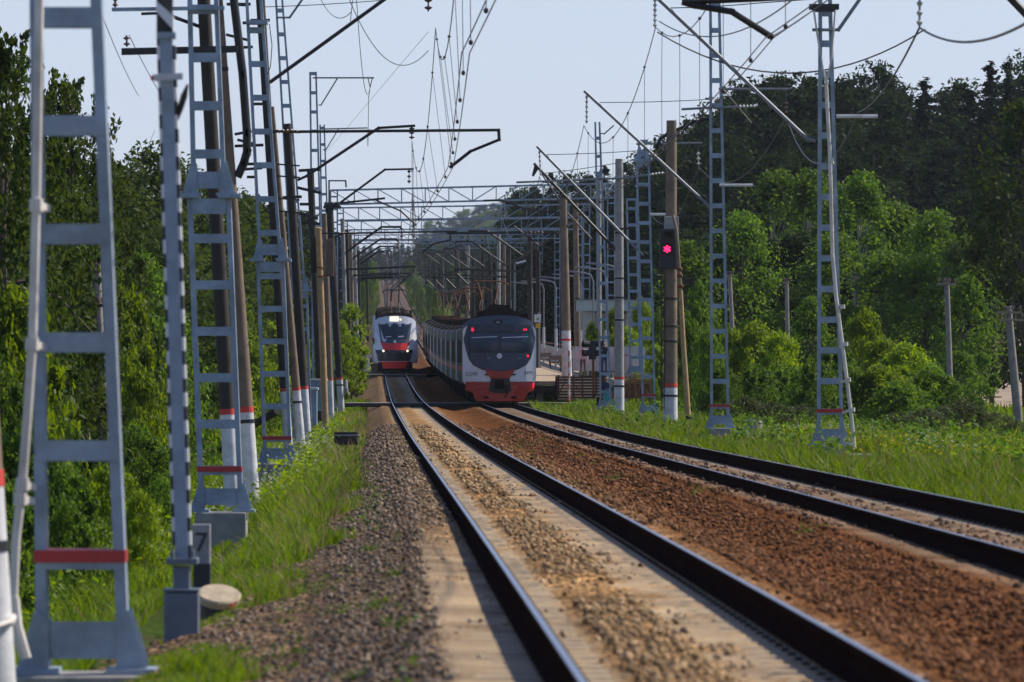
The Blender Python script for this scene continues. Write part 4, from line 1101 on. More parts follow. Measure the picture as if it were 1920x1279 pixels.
def person(label, loc, top, legs, seated=False, shoe=(.03, .025, .02), facing=0., bend=0., hair_long=False, sc=1., skirt=None):
    """figure 1.72 m tall facing -Y at loc (feet)"""
    t = thing('person', loc, label, 'person')
    V = Vector
    hp = .46 if seated else .92
    fy = -.42 if seated else 0
    j = {'pelvis': (V((0, 0, hp)), (.155, .11)), 'waist': (V((0, 0, hp+.18)), (.14, .10)), 'chest': (V((0, -.01, hp+.38)), (.17, .115)),
         'neck0': (V((0, .0, hp+.52)), (.085, .07)), 'neck': (V((0, -.01, hp+.58)), .052), 'jaw': (V((0, -.03, hp+.655)), (.062, .072)), 'head': (V((0, -.015, hp+.725)), (.077, .092)), 'crown': (V((0, 0, hp+.79)), (.055, .065)), 'nose': (V((0, -.115, hp+.695)), .014)}
    e = [('pelvis', 'waist'), ('waist', 'chest'), ('chest', 'neck0'), ('neck0', 'neck'), ('neck', 'jaw'), ('jaw', 'head'), ('head', 'crown'), ('jaw', 'nose')]
    for s, n in ((-1, 'l'), (1, 'r')):
        j['sh'+n] = (V((s*.19, 0, hp+.47)), .07)
        el = V((s*.25, -.08 if seated else .02, hp+.2)); wr = V((s*.14, -.32, hp+.13)) if seated else V((s*.24, -.09, hp-.03))
        j['el'+n] = (el, .047); j['wr'+n] = (wr, (.03, .024))
        e += [('chest', 'sh'+n), ('sh'+n, 'el'+n), ('el'+n, 'wr'+n)]
        hand(j, e, 'wr'+n, (wr-el) if not seated else V((-s*.3, -.5, -.4)), s)
        j['hip'+n] = (V((s*.09, -.02 if seated else 0, hp-.03)), .095)
        kn = V((s*.11, fy, hp-.0)) if seated else V((s*.1, -.02+.05*s*bend, .49))
        an = V((s*.11, fy-.02, .09)) if seated else V((s*.11, .03+.10*s*bend, .09))
        j['kn'+n] = (kn, .062); j['cf'+n] = (kn.lerp(an, .35)+V((0, .02, 0)), .058); j['an'+n] = (an, .038); j['to'+n] = (an+V((s*.02, -.16, -.05)), (.045, .03))
        e += [('pelvis', 'hip'+n), ('hip'+n, 'kn'+n), ('kn'+n, 'cf'+n), ('cf'+n, 'an'+n), ('an'+n, 'to'+n)]
    mats_ = [M_['skin'], mat('garment_top', top, .85, 0, .2, 12), mat('garment_legs', legs, .85, 0, .2, 12), mat('shoe', shoe, .6)]
    def fm(c):
        if c.z > hp+.55: return 0
        if c.z > hp+.02 and not (seated and c.y < -.34): 
            return 1 if not (seated and c.y < -.25) else 0
        if c.z < .10: return 3
        if abs(c.x) > .185 and not seated: return 0 if c.z < hp-.02 else 1
        if skirt and c.z < .42: return 0
        return 2
    b = skinned('body', j, e, mats_, fm, t, loc)
    mb = MB(); L = Vector(loc)
    h = L+V((0, .012, hp+.735))
    prof = [(-.05 if not hair_long else -.2, .06), (-.02, .088), (.04, .09), (.08, .07), (.105, .02)]
    mb.lathe(h, (0, .25, 1), prof, 12); mb.build('hair', M_['hair'], t, True)
    for s in (-1, 1):
        mb = MB(); mb.lathe(L+V((s*.03, -.108, hp+.725)), (0, -1, 0), [(0, .012), (.008, .008)], 8); mb.build('eye', M_['black'], t)
        mb = MB(); mb.lathe(L+V((s*.077, -.01, hp+.70)), (s, 0, 0), [(0, .022), (.015, .026), (.02, .01)], 8); mb.build('ear', M_['skin'], t)
    mb = MB(); mb.box(L+V((0, -.104, hp+.655)), (.045, .012, .012)); mb.build('mouth', mat('lips', (.35, .12, .10), .6), t)
    t.rotation_euler.z = facing; t.scale = (sc, sc, sc)
    return t
# ------------------------------------------------------------------ platform, stairs, pavilion
PD0, PD1 = 284., 470.
def plat(u, d, h): return T(u, d, h)
t = thing('platform', T(7.5, PD0, -.4), 'high tan paved platform beside the grey fronted train', 'platform')
mb = MB(); top = MB(); edge = MB()
seg = np.linspace(PD0, PD1, 13)
for a, b in zip(seg[:-1], seg[1:]):
    P8 = [plat(6.15, a, 1.02), plat(11.4, a, 1.02), plat(11.4, b, 1.02), plat(6.15, b, 1.02)]
    top.add([*P8, *[p-Vector((0, 0, .2)) for p in P8]], [(0, 1, 2, 3), (7, 6, 5, 4), (0, 4, 5, 1), (1, 5, 6, 2), (2, 6, 7, 3), (3, 7, 4, 0)])
    P8 = [plat(6.12, a, 1.024), plat(6.5, a, 1.024), plat(6.5, b, 1.024), plat(6.12, b, 1.024)]
    edge.add([*P8, *[p-Vector((0, 0, .12)) for p in P8]], [(0, 1, 2, 3), (7, 6, 5, 4), (0, 4, 5, 1), (1, 5, 6, 2), (2, 6, 7, 3), (3, 7, 4, 0)])
    for u in (6.6, 10.8): mb.beam(plat(u, a+.5, -.9), plat(u, a+.5, .82), .35, .35, (0, 1, 0))
top.build('slab', mat('tan_paving', (.42, .32, .22), .9, 0, .2, 1.5, .2), t)
edge.build('edge_strip', mat('pale_edge_stone', (.55, .47, .38), .85, 0, .2, 2), t)
mb.build('pillar', M_['conc'], t)
mb = MB(); mb.beam(plat(6.2, PD0-.2, .62), plat(8.2, PD0-.2, .62), .3, .35); mb.build('end_beam', M_['darkpole'], t)
mb = MB(); mb.box(plat(7.8, PD0-.4, .62), (.5, .5, .3)); mb.build('bearing_block', M_['conc'], t, bevel=.02)
# stairs with rusty side lattice
t = thing('timber_stair', T(10, 280, -.4), 'rusty railed wooden stair leading up to the platform end', 'stairs')
mat_tread = mat('worn_pale_tread', (.44, .37, .29), .85, 0, .3, 4)
sx0, sx1 = P(1045, 0, 282).x, P(1130, 0, 282).x
for k in range(8):
    mb = MB(); z = (639.5-(748-k*5.4))*282/FPX
    mb.box(((sx0+sx1)/2, 281+k*.32, z), (sx1-sx0, .34, .05)); mb.build('tread', mat_tread, t)
mb = MB()
for k in range(4):
    z0 = (639.5-(746-k*11.5))*281/FPX
    mb.beam((sx0, 280.8+.1*k, z0), (sx1, 280.8+.1*k, z0), .05, .06)
for x in (1047, 1075, 1092, 1118, 1130): mb.beam(P(x, 752, 280.9), P(x, 703, 280.9), .09, .09, (0, 1, 0))
mb.beam(P(1075, 720, 280.7), P(1095, 742, 280.7), .05, .05); mb.beam(P(1047, 740, 280.7), P(1060, 715, 280.7), .05, .05)
mb.build('side_lattice', mat('dark_rusty_rail', (.10, .05, .028), .85, .1, .45, 6), t)
mb = MB(); mb.box(P(1090, 728, 284), (2.6, .2, 1.2)); mb.build('back_boarding', M_['darkpole'], t)
t = thing('timber_ramp', P(1200, 750, 276), 'tan wooden ramp with crossed braces right of the sunlit round pole', 'ramp')
mb = MB()
for k in range(6): mb.beam(P(1166, 702+k*3, 276+k*.2), P(1222, 700+k*4, 276+k*.2), .12, .05)
mb.build('deck', M_['wood'], t)
mb = MB()
for x in (1168, 1180, 1192, 1206, 1220): mb.beam(P(x, 752, 275.8), P(x, 704, 275.8), .08, .08, (0, 1, 0))
for a, b in (((1168, 745), (1182, 706)), ((1182, 706), (1200, 745)), ((1200, 720), (1222, 745)), ((1192, 745), (1208, 708))): mb.beam(P(*a, 275.6), P(*b, 275.6), .06, .06, (0, 1, 0))
mb.beam(P(1166, 716, 275.7), P(1222, 714, 275.7), .06, .07); mb.build('brace', mat('tan_rusty_brace', (.30, .16, .06), .85, 0, .4, 6), t)
mb = MB(); mb.box(P(1195, 730, 278), (1.4, .1, .9)); mb.build('back_boarding', M_['rust'], t)
# platform fence
M_['fence'] = mat('pale_grey_fence_paint', (.46, .45, .46), .7, 0, .15, 3)
M_['fencebar'] = mat('dark_fence_red', (.22, .09, .08), .7, 0, .3, 4)
t = thing('platform_fence', T(11.2, PD0+1, 1.02), 'long pale grey panel fence along the back of the platform', 'fence')
for k in range(40):
    a, b = PD0+.5+k*4.4, PD0+.5+(k+1)*4.4
    if b > PD1: break
    mb = MB(); mb.beam(plat(11.15, a+.08, 1.75), plat(11.15, b-.08, 1.75), .04, .95); mb.build('panel', M_['fence'], t)
    mb = MB(); mb.beam(plat(11.2, a, 1.02), plat(11.2, a, 2.3), .09, .09, (0, 1, 0)); mb.build('fence_post', M_['fence'], t)
mb = MB(); mb.beam(plat(11.15, PD0, 2.28), plat(11.15, PD1, 2.28), .07, .07); mb.build('top_rail', M_['fencebar'], t)
t = thing('platform_fence', P(1100, 700, 290), 'grey panel fence turning across behind the seated woman', 'fence')
for k in range(5):
    xa, xb = 1075+k*27, 1075+(k+1)*27
    mb = MB(); mb.beam(P(xa+1, 672, 290.5), P(xb-1, 674, 290.5), .05, 1.25); mb.build('panel', M_['fence'], t)
    mb = MB(); mb.beam(P(xa, 704, 290.5), P(xa, 652, 290.5), .09, .09, (0, 1, 0)); mb.build('fence_post', M_['fence'], t)
# benches and lamps on the platform
def bench(d, first=[None]):
    lb = 'dark bench on the platform in front of the pale fence'
    if first[0] is None:
        t = thing('bench', T(10.3, d, 1.02), lb, 'bench', 'benches along the platform fence')
        b = t.location
        mb = MB(); mb.box(b+Vector((0, 0, .45)), (.9, .4, .06)); mb.build('seat', M_['darkpole'], t)
        mb = MB(); mb.box(b+Vector((0, .2, .75)), (.9, .05, .3)); mb.build('backrest', M_['wood'], t)
        for sx in (-1, 1):
            mb = MB(); mb.box(b+Vector((sx*.35, 0, .21)), (.07, .36, .42)); mb.build('leg', M_['black'], t)
        first[0] = t
    else:
        copy_tree(first[0], T(10.3, d, 1.02))
for d in (291, 305, 320, 336, 354, 374, 398): bench(d)
def lamp(d, h, lab):
    b = T(10.9, d, 1.02)
    t = thing('platform_lamp', b, lab, 'lamp post', 'curved platform lamps')
    mb = MB(); mb.tube([b, b+Vector((0, 0, 2.6))], [.1, .09], 8); mb.build('lower_post', M_['white'], t, True)
    mb = MB(); mb.tube([b+Vector((0, 0, 2.6)), b+Vector((0, 0, h-.5)), b+Vector((-.15, 0, h-.12)), b+Vector((-.5, 0, h)), b+Vector((-1.1, 0, h+.06))], .05, 7); mb.build('arm', M_['galv'], t, True)
    mb = MB(); mb.beam(b+Vector((-.95, 0, h+.06)), b+Vector((-1.7, 0, h+.12)), .18, .09); mb.build('lamp_head', M_['galv'], t, bevel=.02)
for d in (292, 308, 326, 346, 368, 392, 420, 450): lamp(d, 5.9, 'curved grey lamp post with white foot on the platform behind the train')
t = thing('tall_lamp', P(966, 640, 455), 'tall pale lamp post with a bright tilted lamp head above the train roof', 'lamp post')
mb = MB(); mb.tube([P(965, 640, 455), P(965, 494, 455), P(970, 492, 455)], .07, 8); mb.build('shaft', M_['galv'], t, True)
mb = MB(); mb.beam(P(968, 494, 455), P(986, 489, 455), .3, .14); mb.build('lamp_head', M_['white'], t, bevel=.02)
t = thing('platform_sign', P(1008, 690, 300), 'small white and yellow platform sign on a pole right of the grey train front', 'sign')
mb = MB(); mb.tube([P(1010, 690, 300), P(1010, 586, 300)], .05, 8); mb.build('post', M_['galv'], t, True)
mb = MB(); mb.box(P(1008, 597, 299.9), (.36, .03, .42)); mb.build('white_panel', M_['white'], t)
mb = MB(); mb.lathe(P(1008, 598, 299.88), (0, -1, 0), [(0, .10), (.01, .10)], 3); mb.build('green_mark', mat('green_sign_paint', (.16, .28, .05), .6), t)
mb = MB(); mb.box(P(1009, 611, 299.9), (.26, .03, .24)); mb.build('yellow_panel', mat('yellow_sign_paint', (.6, .42, .04), .6), t)
t = thing('striped_pole', P(1068, 752, 279), 'thin red and white striped pole in front of the platform end', 'marker post')
mb = MB()
for k in range(9):
    mb.cur = k % 2
    a = P(1067+k*.0, 752-k*10.5, 279); b = P(1067, 752-(k+1)*10.5, 279); mb.tube([a, b], .055, 8)
mb.build('shaft', [mat('pink_faded_paint', (.55, .25, .24), .7), M_['white']], t)
mb = MB(); mb.lathe(P(1067, 756, 279), (0, 0, 1), [(0, .1), (.12, .08)], 8); mb.build('foot', M_['rust'], t)
# pavilion
t = thing('pavilion', P(1150, 700, 330), 'open shelter with a pale blue green flat roof on white columns behind the platform', 'pavilion')
mb = MB(); a = P(1082, 573, 330); b = P(1226, 573, 330)
mb.beam(a+Vector((0, 1.5, 0)), b+Vector((0, 1.5, 0)), 3.4, .62)
mb.build('roof', mat('pale_green_fascia', (.42, .50, .47), .7, 0, .1, 1), t)
mb = MB(); mb.beam(a+Vector((-.05, 1.5, .33)), b+Vector((.05, 1.5, .33)), 3.6, .05); mb.build('roof_cap', M_['galv'], t)
for x in (1101, 1140, 1180, 1219):
    mb = MB(); mb.beam(P(x, 710, 330.4), P(x, 583, 330.4), .55 if x == 1101 else .35, .4, (0, 1, 0)); mb.build('column', M_['fence'], t)
mb = MB(); mb.box(P(1150, 645, 333), (3.0, .15, 3.6)); mb.build('back_wall', M_['fence'], t)

p1 = person('person in dark jacket and blue jeans standing on the platform stairs beside the dwarf signal', P(1133, 704, 283.5), (.02, .022, .035), (.035, .07, .17), sc=.98, bend=.3)
p2 = person('person in a pale pink top standing left of the dwarf signal, mostly hidden', P(1093, 706, 288), (.62, .36, .40), (.10, .08, .09), sc=.95)
p3 = person('dark haired woman seated below the platform stairs with a teal bag on her lap', P(1137, 760, 262), (.035, .045, .085), (.02, .025, .05), seated=True, skirt=True, sc=1.06)
t = thing('teal_bag', p3.location+Vector((0, -.36, .5)), 'teal cloth bag on the lap of the seated woman', 'bag')
mb = MB(); c = p3.location+Vector((.03, -.42, .40)); mb.box(c, (.34, .2, .5)); mb.build('sack', mat('teal_cloth', (.06, .38, .34), .8, 0, .25, 12), t, bevel=.06)
mb = MB(); mb.tube([c+Vector((-.08, 0, .24)), c+Vector((-.05, 0, .36)), c+Vector((.05, 0, .36)), c+Vector((.08, 0, .24))], .015, 6); mb.build('handle', M_['white'], t, True)
t = thing('red_bag', p3.location+Vector((.38, -.2, .2)), 'small red bag beside the seated woman', 'bag')
mb = MB(); c = p3.location+Vector((.36, -.25, .42)); mb.box(c, (.16, .14, .26)); mb.build('sack', M_['band_red'], t, bevel=.03)
mb = MB(); mb.tube([c+Vector((-.05, 0, .12)), c+Vector((0, 0, .24)), c+Vector((.05, 0, .12))], .012, 6); mb.build('handle', M_['black'], t, True)
t = thing('step_block', p3.location+Vector((0, .1, 0)), 'low dark wooden step under the seated woman', 'step')
mb = MB(); mb.box(p3.location+Vector((0, .12, .19)), (.9, .5, .36)); mb.build('riser', M_['darkpole'], t)
mb = MB(); mb.box(p3.location+Vector((0, .12, .39)), (1.0, .56, .04)); mb.build('tread', M_['wood'], t)
p4 = person('walker in a pale shirt carrying a dark backpack on the small wooden foot bridge', P(362, 845, 255)+Vector((0, 0, .07)), (.40, .46, .55), (.02, .022, .03), facing=math.pi, bend=.6, sc=.97)
t = thing('backpack', p4.location+Vector((0, -.2, 1.2)), 'dark backpack on the back of the walker on the foot bridge', 'backpack')
mb = MB(); c = p4.location+Vector((0, -.2, 1.2)); mb.box(c, (.26, .16, .38)); mb.build('sack', mat('navy_cloth', (.02, .025, .04), .8), t, bevel=.05)
mb = MB(); mb.box(c+Vector((0, -.09, -.08)), (.18, .05, .16)); mb.build('pocket', M_['stripe_b'], t, bevel=.015)
# ------------------------------------------------------------------ trains
M_['train_grey'] = mat('train_grey_paint', (.055, .074, .112), .45, 0, .06, 2, spec=.4)
M_['train_white'] = mat('train_white_paint', (.74, .75, .79), .4, 0, .06, 2, coat=.3)
M_['train_red'] = mat('train_red_paint', (.42, .022, .008), .4, 0, .1, 3, coat=.2)
M_['bright_red'] = mat('bright_red_paint', (.85, .022, .014), .4, 0, .05, 3, coat=.3)
M_['train_navy'] = mat('train_navy_paint', (.014, .018, .03), .4, 0, .1, 3, coat=.2)
M_['train_lgrey'] = mat('train_light_grey_paint', (.56, .59, .65), .4, 0, .06, 2, coat=.3)
M_['dglass'] = mat('dark_windscreen', (.018, .03, .045), .08, 0, 0, 1, spec=.6)
M_['sideglass'] = mat('side_window_glass', (.012, .015, .012), .6, spec=.08)
M_['pane'] = mat('cab_pane', (.022, .040, .07), .2)
M_['roofdark'] = mat('sooty_roof', (.035, .027, .022), .9, 0, .35, 1.5, spec=0)
M_['under'] = mat('sooty_underframe', (.012, .011, .011), .9, spec=0)
M_['side_grey'] = mat('dusty_shaded_side_paint', (.14, .125, .10), .7, 0, .2, 1.2, spec=.1)  # side paint darkened: the shadow on the car sides put into the colour
lamp_w = emit('headlamp_light', (1, .84, .5), 2.0)
lamp_r = emit('tail_lamp_red', (1, .02, .08), .9)

def face_part(name, poly, m, parent, origin, k, cx, ry, bulge, off, thick=.03, sub=2, cz=None, nose=0.):
    """a flat panel of a train front: poly in picture units round cx / rail line ry, k metres per unit, laid on the curved front"""
    bm = bmesh.new()
    vs = [bm.verts.new(((x-cx)*k, 0, (ry-y)*k)) for x, y in poly]
    f = bm.faces.new(vs)
    bmesh.ops.triangulate(bm, faces=[f])
    for _ in range(sub):
        bmesh.ops.subdivide_edges(bm, edges=[e for e in bm.edges if e.calc_length() > .18], cuts=1)
        bmesh.ops.triangulate(bm, faces=[q for q in bm.faces if len(q.verts) > 3])
    r = bmesh.ops.extrude_face_region(bm, geom=bm.faces[:])
    back = set(v for v in r['geom'] if isinstance(v, bmesh.types.BMVert))
    for v in bm.verts:
        y = bulge(v.co.x, v.co.z)-off
        if v in back: y += thick
        v.co.y = y
    bmesh.ops.recalc_face_normals(bm, faces=bm.faces)
    M = Matrix.Translation(origin-root_loc(parent)) @ Matrix.Rotation(.0246, 4, 'Z')
    bm.transform(M)
    me = bpy.data.meshes.new(name); bm.to_mesh(me); bm.free()
    me.materials.append(m)
    o = bpy.data.objects.new(name, me); col.objects.link(o); o.parent = parent
    return o

def car_frame(u0, d0, d1):
    a = T(u0, d0); b = T(u0, d1)
    y = (b-a).normalized(); x = Vector((y.y, -y.x, 0)).normalized(); z = x.cross(y)
    return a, x, y, z, (b-a).length
def loft(mb, prof, fr, s0, s1, capA=True, capB=True):
    a, x, y, z, L = fr
    n = len(prof)
    vs = [a+x*p[0]+z*p[1]+y*s0 for p in prof]+[a+x*p[0]+z*p[1]+y*s1 for p in prof]
    fs = [(k, (k+1) % n, n+(k+1) % n, n+k) for k in range(n)]
    if capA: fs.append(tuple(range(n))[::-1])
    if capB: fs.append(tuple(range(n, 2*n)))
    mb.add(vs, fs)
def fbox(mb, fr, x0, x1, s0, s1, z0, z1):
    a, x, y, z, L = fr
    loft(mb, [(x0, z0), (x1, z0), (x1, z1), (x0, z1)], fr, s0, s1)
def body_prof(hw, zb, ze, zt, r=.45):
    p = [(-hw+.06, zb), (hw-.06, zb), (hw, zb+.3), (hw, ze)]
    for k in range(1, 8):
        a = k/8*math.pi/2
        p.append((hw-(hw)*(1-math.cos(a))*.98, ze+(zt-ze)*math.sin(a)))
    p.append((0, zt))
    p += [(-q[0], q[1]) for q in p[2:-1]][::-1]
    return p

# --- grey fronted train on the right track
d0 = 271.0; O = T(4.3, d0); ky = d0/FPX
t = thing('commuter_train', O, 'long commuter train with dark grey front and red orange skirt standing at the platform', 'train')
cx, ry = 938.5, 752
bulge = lambda x, z: .42*(abs(x)/1.74)**2.6+max(0, (z-2.9))*.16
def fp(name, poly, m, off, parent=None, sub=2, thick=.03):
    return face_part(name, poly, M_[m] if isinstance(m, str) else m, parent or t, O, ky, cx, ry, bulge, off, thick, sub)
roofarc = [(870, 624), (870.3, 611), (872.5, 602), (881, 595), (892, 591), (906, 588.3), (922, 586.3), (938.5, 585.5), (955, 586), (971, 587.5), (985, 591), (995, 595), (1003, 602), (1006.2, 611), (1007, 624)]
base_poly = [(871, 710)]+roofarc+[(1006, 710)]
fp('front_shell', base_poly, 'train_white', 0, thick=.5, sub=3)
mask = roofarc+[(1005, 634), (1002, 650), (997, 667), (989, 679), (972, 688), (950, 691.5), (926, 691.5), (905, 688), (888, 679), (880, 667), (875, 650), (871.5, 634)]
msk = fp('grey_mask', mask, 'train_grey', .03, sub=3)
fp('windscreen_surround', [(880, 604), (997, 604), (998, 640), (997, 660), (989, 674), (888, 674), (880, 660), (879, 640)], 'train_navy', .06)
for x0, x1 in ((883.5, 935.5), (941, 993.5)):
    g = fp('windscreen', [(x0, 620), (x1, 620), (x1, 653), (x0, 653)], 'pane', .10)
    fp('sun_blind', [(x0+2, 627), (x1-2, 625), (x1-2, 626.6), (x0+2, 628.6)], 'train_lgrey', .125, g, 1, .005)
    fp('wiper', [(x0+8, 652), (x1-6, 654), (x1-6, 655.5), (x0+8, 653.5)], 'black', .13, g, 1, .01)
fp('lower_apron', [(884, 656), (993, 656), (993, 665), (986, 677), (970, 685.5), (950, 689), (926, 689), (907, 685.5), (891, 677), (884, 665)], 'train_grey', .085)
fp('display_strip', [(883, 607), (994, 607), (994, 617.5), (883, 617.5)], 'train_navy', .10)
fp('red_numeral', [(885.5, 609), (890, 609), (890, 616), (885.5, 616)], lamp_r, .13, None, 0, .005)
for x in (983, 987): fp('red_numeral', [(x, 610.5), (x+2.8, 610.5), (x+2.8, 614.5), (x, 614.5)], lamp_r, .13, None, 0, .005)
def disc(x, y, r, sx=1., n=18): return [(x+math.cos(2*math.pi*k/n)*r*sx, y+math.sin(2*math.pi*k/n)*r) for k in range(n)]
hl = fp('headlamp', disc(935.5, 598, 5, 1.9), 'black', .07, None, 1)
fp('reflector', disc(935.5, 599, 2.4, 1.6), 'galv', .09, hl, 0, .01)
em = fp('round_emblem', disc(938, 662, 5), 'train_white', .12, None, 1)
fp('emblem_mark', [(935.5, 662.5), (937.5, 659.5), (941, 660.5), (940.4, 663.6), (937, 664.5)], 'train_lgrey', .135, em, 0, .004)
fp('tail_lamp', disc(991.5, 662, 2.8, .75), lamp_r, .13, None, 0)
for x in (918, 976): fp('marker_lamp', disc(x, 666, 1.5, 2.0), 'galv', .12, None, 0, .02)
fp('red_chin', [(910, 687.5), (938.5, 691), (968, 687.5), (957, 704), (921, 704)], 'train_red', .07)
for x in (914, 965): fp('grille_mark', [(x-3.5, 695.5), (x+3.5, 695.5), (x+3.5, 698.5), (x-3.5, 698.5)], 'black', .06, None, 0, .02)
M2 = T(4.3, d0)
text_part('running_number', 'ЭД4М', .24, M_['black'], t, O+Vector(((885.5-cx)*ky, -.02, (ry-696)*ky)), ry=-.18, width=.85)
text_part('running_number', '0499', .24, M_['black'], t, O+Vector(((992.5-cx)*ky, .06, (ry-694)*ky)), ry=.22, width=.85)
fp('skirt', [(874, 711), (1003, 711), (1003, 727), (990, 731), (984, 747), (894, 747), (888, 731), (875, 727)], 'train_red', -.02, thick=.25)
fp('coupler_recess', [(922, 704), (957, 704), (960, 727), (950, 732), (928, 732), (918, 727)], 'black', .09, None, 1, .1)
mb = MB(); mb.beam(O+Vector((0, -.55, .95)), O+Vector((0, .3, .95)), .3, .3); mb.box(O+Vector((0, -.6, .95)), (.42, .3, .42)); mb.tube([O+Vector((.3, -.2, .9)), O+Vector((.36, -.35, .5)), O+Vector((.22, -.3, .3))], .035, 6); mb.build('coupler', M_['under'], t, bevel=.03)
fp('side_marker', [(1000.5, 713), (1003.5, 713), (1003.5, 722), (1000.5, 722)], lamp_r, .04, None, 0)
for x in (913, 965): fp('step_hole', [(x-5, 738), (x+5, 738), (x+5, 742), (x-5, 742)], 'under', .0, None, 0, .02)
mb = MB(); mb.box(O+Vector((0, .9, .5)), (2.5, .6, .7)); mb.build('bogie', M_['under'], t)
# the ten cars
W = 1.74; ncar = 10; LC = 21.5
prof = body_prof(W, .95, 3.45, 4.02)
for c in range(ncar):
    s0 = d0+c*LC+(.42 if c == 0 else .25); s1 = d0+(c+1)*LC-.25
    fr = car_frame(4.3, s0, s1); L = fr[4]
    mb = MB(); loft(mb, prof, fr, 0, L)
    body = mb.build('car_body', M_['side_grey'], t, True)
    if c == 0: body['label'] = 'leading car body'
    mb = MB()
    rp = [(q[0]*1.004, q[1]+.008) for q in prof if q[1] > 3.62]
    rp = rp+[(q[0]*.99, q[1]-.05) for q in rp[::-1]]
    loft(mb, rp, fr, .3, L-.3); mb.build('roof', M_['roofdark'], body)
    mb = MB(); fbox(mb, fr, -W-.006, W+.006, .3, L-.3, 1.55, 1.78); mb.build('stripe', M_['train_red'], body)
    mb = MB(); fbox(mb, fr, -W+.25, W-.25, .5, L-.5, .42, 1.0)
    for b in (3.0, L-3.0): fbox(mb, fr, -1.2, 1.2, b-1.6, b+1.6, .12, .8)
    mb.build('underframe', M_['under'], t)
    for k in range(8):
        a = 3.0+k*2.0
        mb = MB(); fbox(mb, fr, -W-.012, W+.012, a, a+1.6, 1.95, 3.05); mb.build('window', M_['sideglass'], body)
    for a in (1.0, L-2.2):
        mb = MB(); fbox(mb, fr, -W-.014, W+.014, a, a+1.25, 1.05, 3.05); mb.build('door', M_['train_lgrey'], body)
    for b in np.arange(2.5, L-2.5, 2.4):
        for q in (-1.05, .55):
            mb = MB(); fbox(mb, fr, q, q+.5, b, b+1.2, 3.8, 4.22); mb.build('roof_vent', M_['roofdark'], body)
    if c < ncar-1:
        mb = MB(); loft(mb, [(q[0]*.78, 1.0+(q[1]-.95)*.93) for q in prof], (fr[0]+fr[2]*(L), fr[1], fr[2], fr[3], .5), -.02, .52); mb.build('gangway', M_['black'], t)
    mb = MB()
    loft(mb, [(q[0]*1.006, q[1]+.01) for q in prof], fr, -.02, .06); mb.build('end_frame', M_['train_white'], body)
    mb = MB(); loft(mb, [(q[0]*1.006, q[1]+.01) for q in prof], fr, L-.06, L+.02); mb.build('end_frame', M_['train_white'], body)
    if c % 2 == 1:                                                    # pantograph
        a, x, y, z, _ = fr
        p0 = a+y*4+z*4.35
        mb = MB()
        for s in (-1, 1):
            mb.tube([p0+x*s*.55, p0+x*s*.35+y*1.6+z*.85, p0+x*s*.55+z*1.75+y*.2], .028, 6)
            mb.tube([p0+x*s*.55+y*.2, p0-y*1.4+x*s*.35+z*.85, p0+x*s*.55+z*1.75], .026, 6)
        for h in (0, .25): mb.tube([p0-x*1.05+z*1.62+y*h, p0-x*.7+z*1.8+y*h, p0+x*.7+z*1.8+y*h, p0+x*1.05+z*1.62+y*h], .04, 6)
        fbox(mb, fr, -.9, .9, 3.2, 5.2, 4.0, 4.3)
        mb.build('pantograph', M_['rust'], t)
fr = car_frame(4.3, d0+.5, d0+20)
mb = MB(); loft(mb, [(-.95, 3.9), (1.1, 3.9), (1.0, 4.42), (.62, 4.5), (.55, 4.72), (-.25, 4.78), (-.4, 4.6), (-.85, 4.45)], fr, 2.2, 9); fbox(mb, fr, .9, 1.45, 3, 4.2, 4.0, 4.3)
loft(mb, [(-1.4, 3.6), (1.4, 3.6), (1.2, 4.08), (-1.2, 4.08)], fr, 1.6, 17)
mb.build('roof_equipment', M_['roofdark'], t)
mb = MB(); mb.tube([O+Vector((-.85, 3, 4.1)), O+Vector((-.85, 3, 5.0))], .02, 5); mb.tube([O+Vector((.55, 3, 4.6)), O+Vector((.55, 3, 4.95))], .02, 5); mb.build('aerial', M_['galv'], t)

# --- red and white train on the left track
d0 = 437.0; O2 = T(0, d0); kl = d0/FPX
t = thing('modern_train', O2, 'red white and grey electric train with a bright roof headlamp coming along the left track', 'train')
cx2, ry2 = 740.5, 699.5
bulge2 = lambda x, z: .75*(abs(x)/1.74)**2.2+max(0, z-1.6)*.42+max(0, 1.0-z)*.12
def fq(name, poly, m, off, parent=None, sub=2, thick=.04):
    return face_part(name, poly, M_[m] if isinstance(m, str) else m, parent or t, O2, kl, cx2, ry2, bulge2, off, thick, sub)
shell = [(703, 680), (699.5, 668), (699, 650), (701, 625), (702, 602), (708, 596), (722, 592.5), (740.5, 591), (760, 592.5), (773, 596), (779, 602), (780, 625), (783, 648), (782.5, 668), (778, 680)]
fq('front_shell', shell, 'train_lgrey', 0, thick=.6, sub=3)
fq('grey_mask', [(708.5, 605.5), (771.5, 605.5), (770, 618), (767, 640), (762, 645), (719, 645), (714, 640), (710, 618)], 'train_grey', .015)
ws = fq('windscreen', [(710.5, 607.5), (769.5, 607.5), (761, 634.5), (719.5, 634.5)], 'dglass', .035)
fq('wiper', [(722, 630.5), (733, 629.5), (733, 631.5), (722, 632)], 'train_lgrey', .05, ws, 0, .01)
fq('wiper', [(746, 630), (757, 629), (757, 631), (746, 632)], 'train_lgrey', .05, ws, 0, .01)
fq('destination_display', [(728, 608.5), (752, 608.5), (752, 611.5), (728, 611.5)], 'train_lgrey', .05, ws, 0, .01)
fq('white_cheek', [(704, 622), (709, 630), (713.5, 642), (718.5, 654.5), (709, 655.5), (700, 654), (701, 640)], 'train_white', .022)
fq('white_cheek', [(777, 620), (772, 630), (768.5, 642), (763, 654.5), (772, 655.5), (782, 653), (780, 638)], 'train_white', .022)
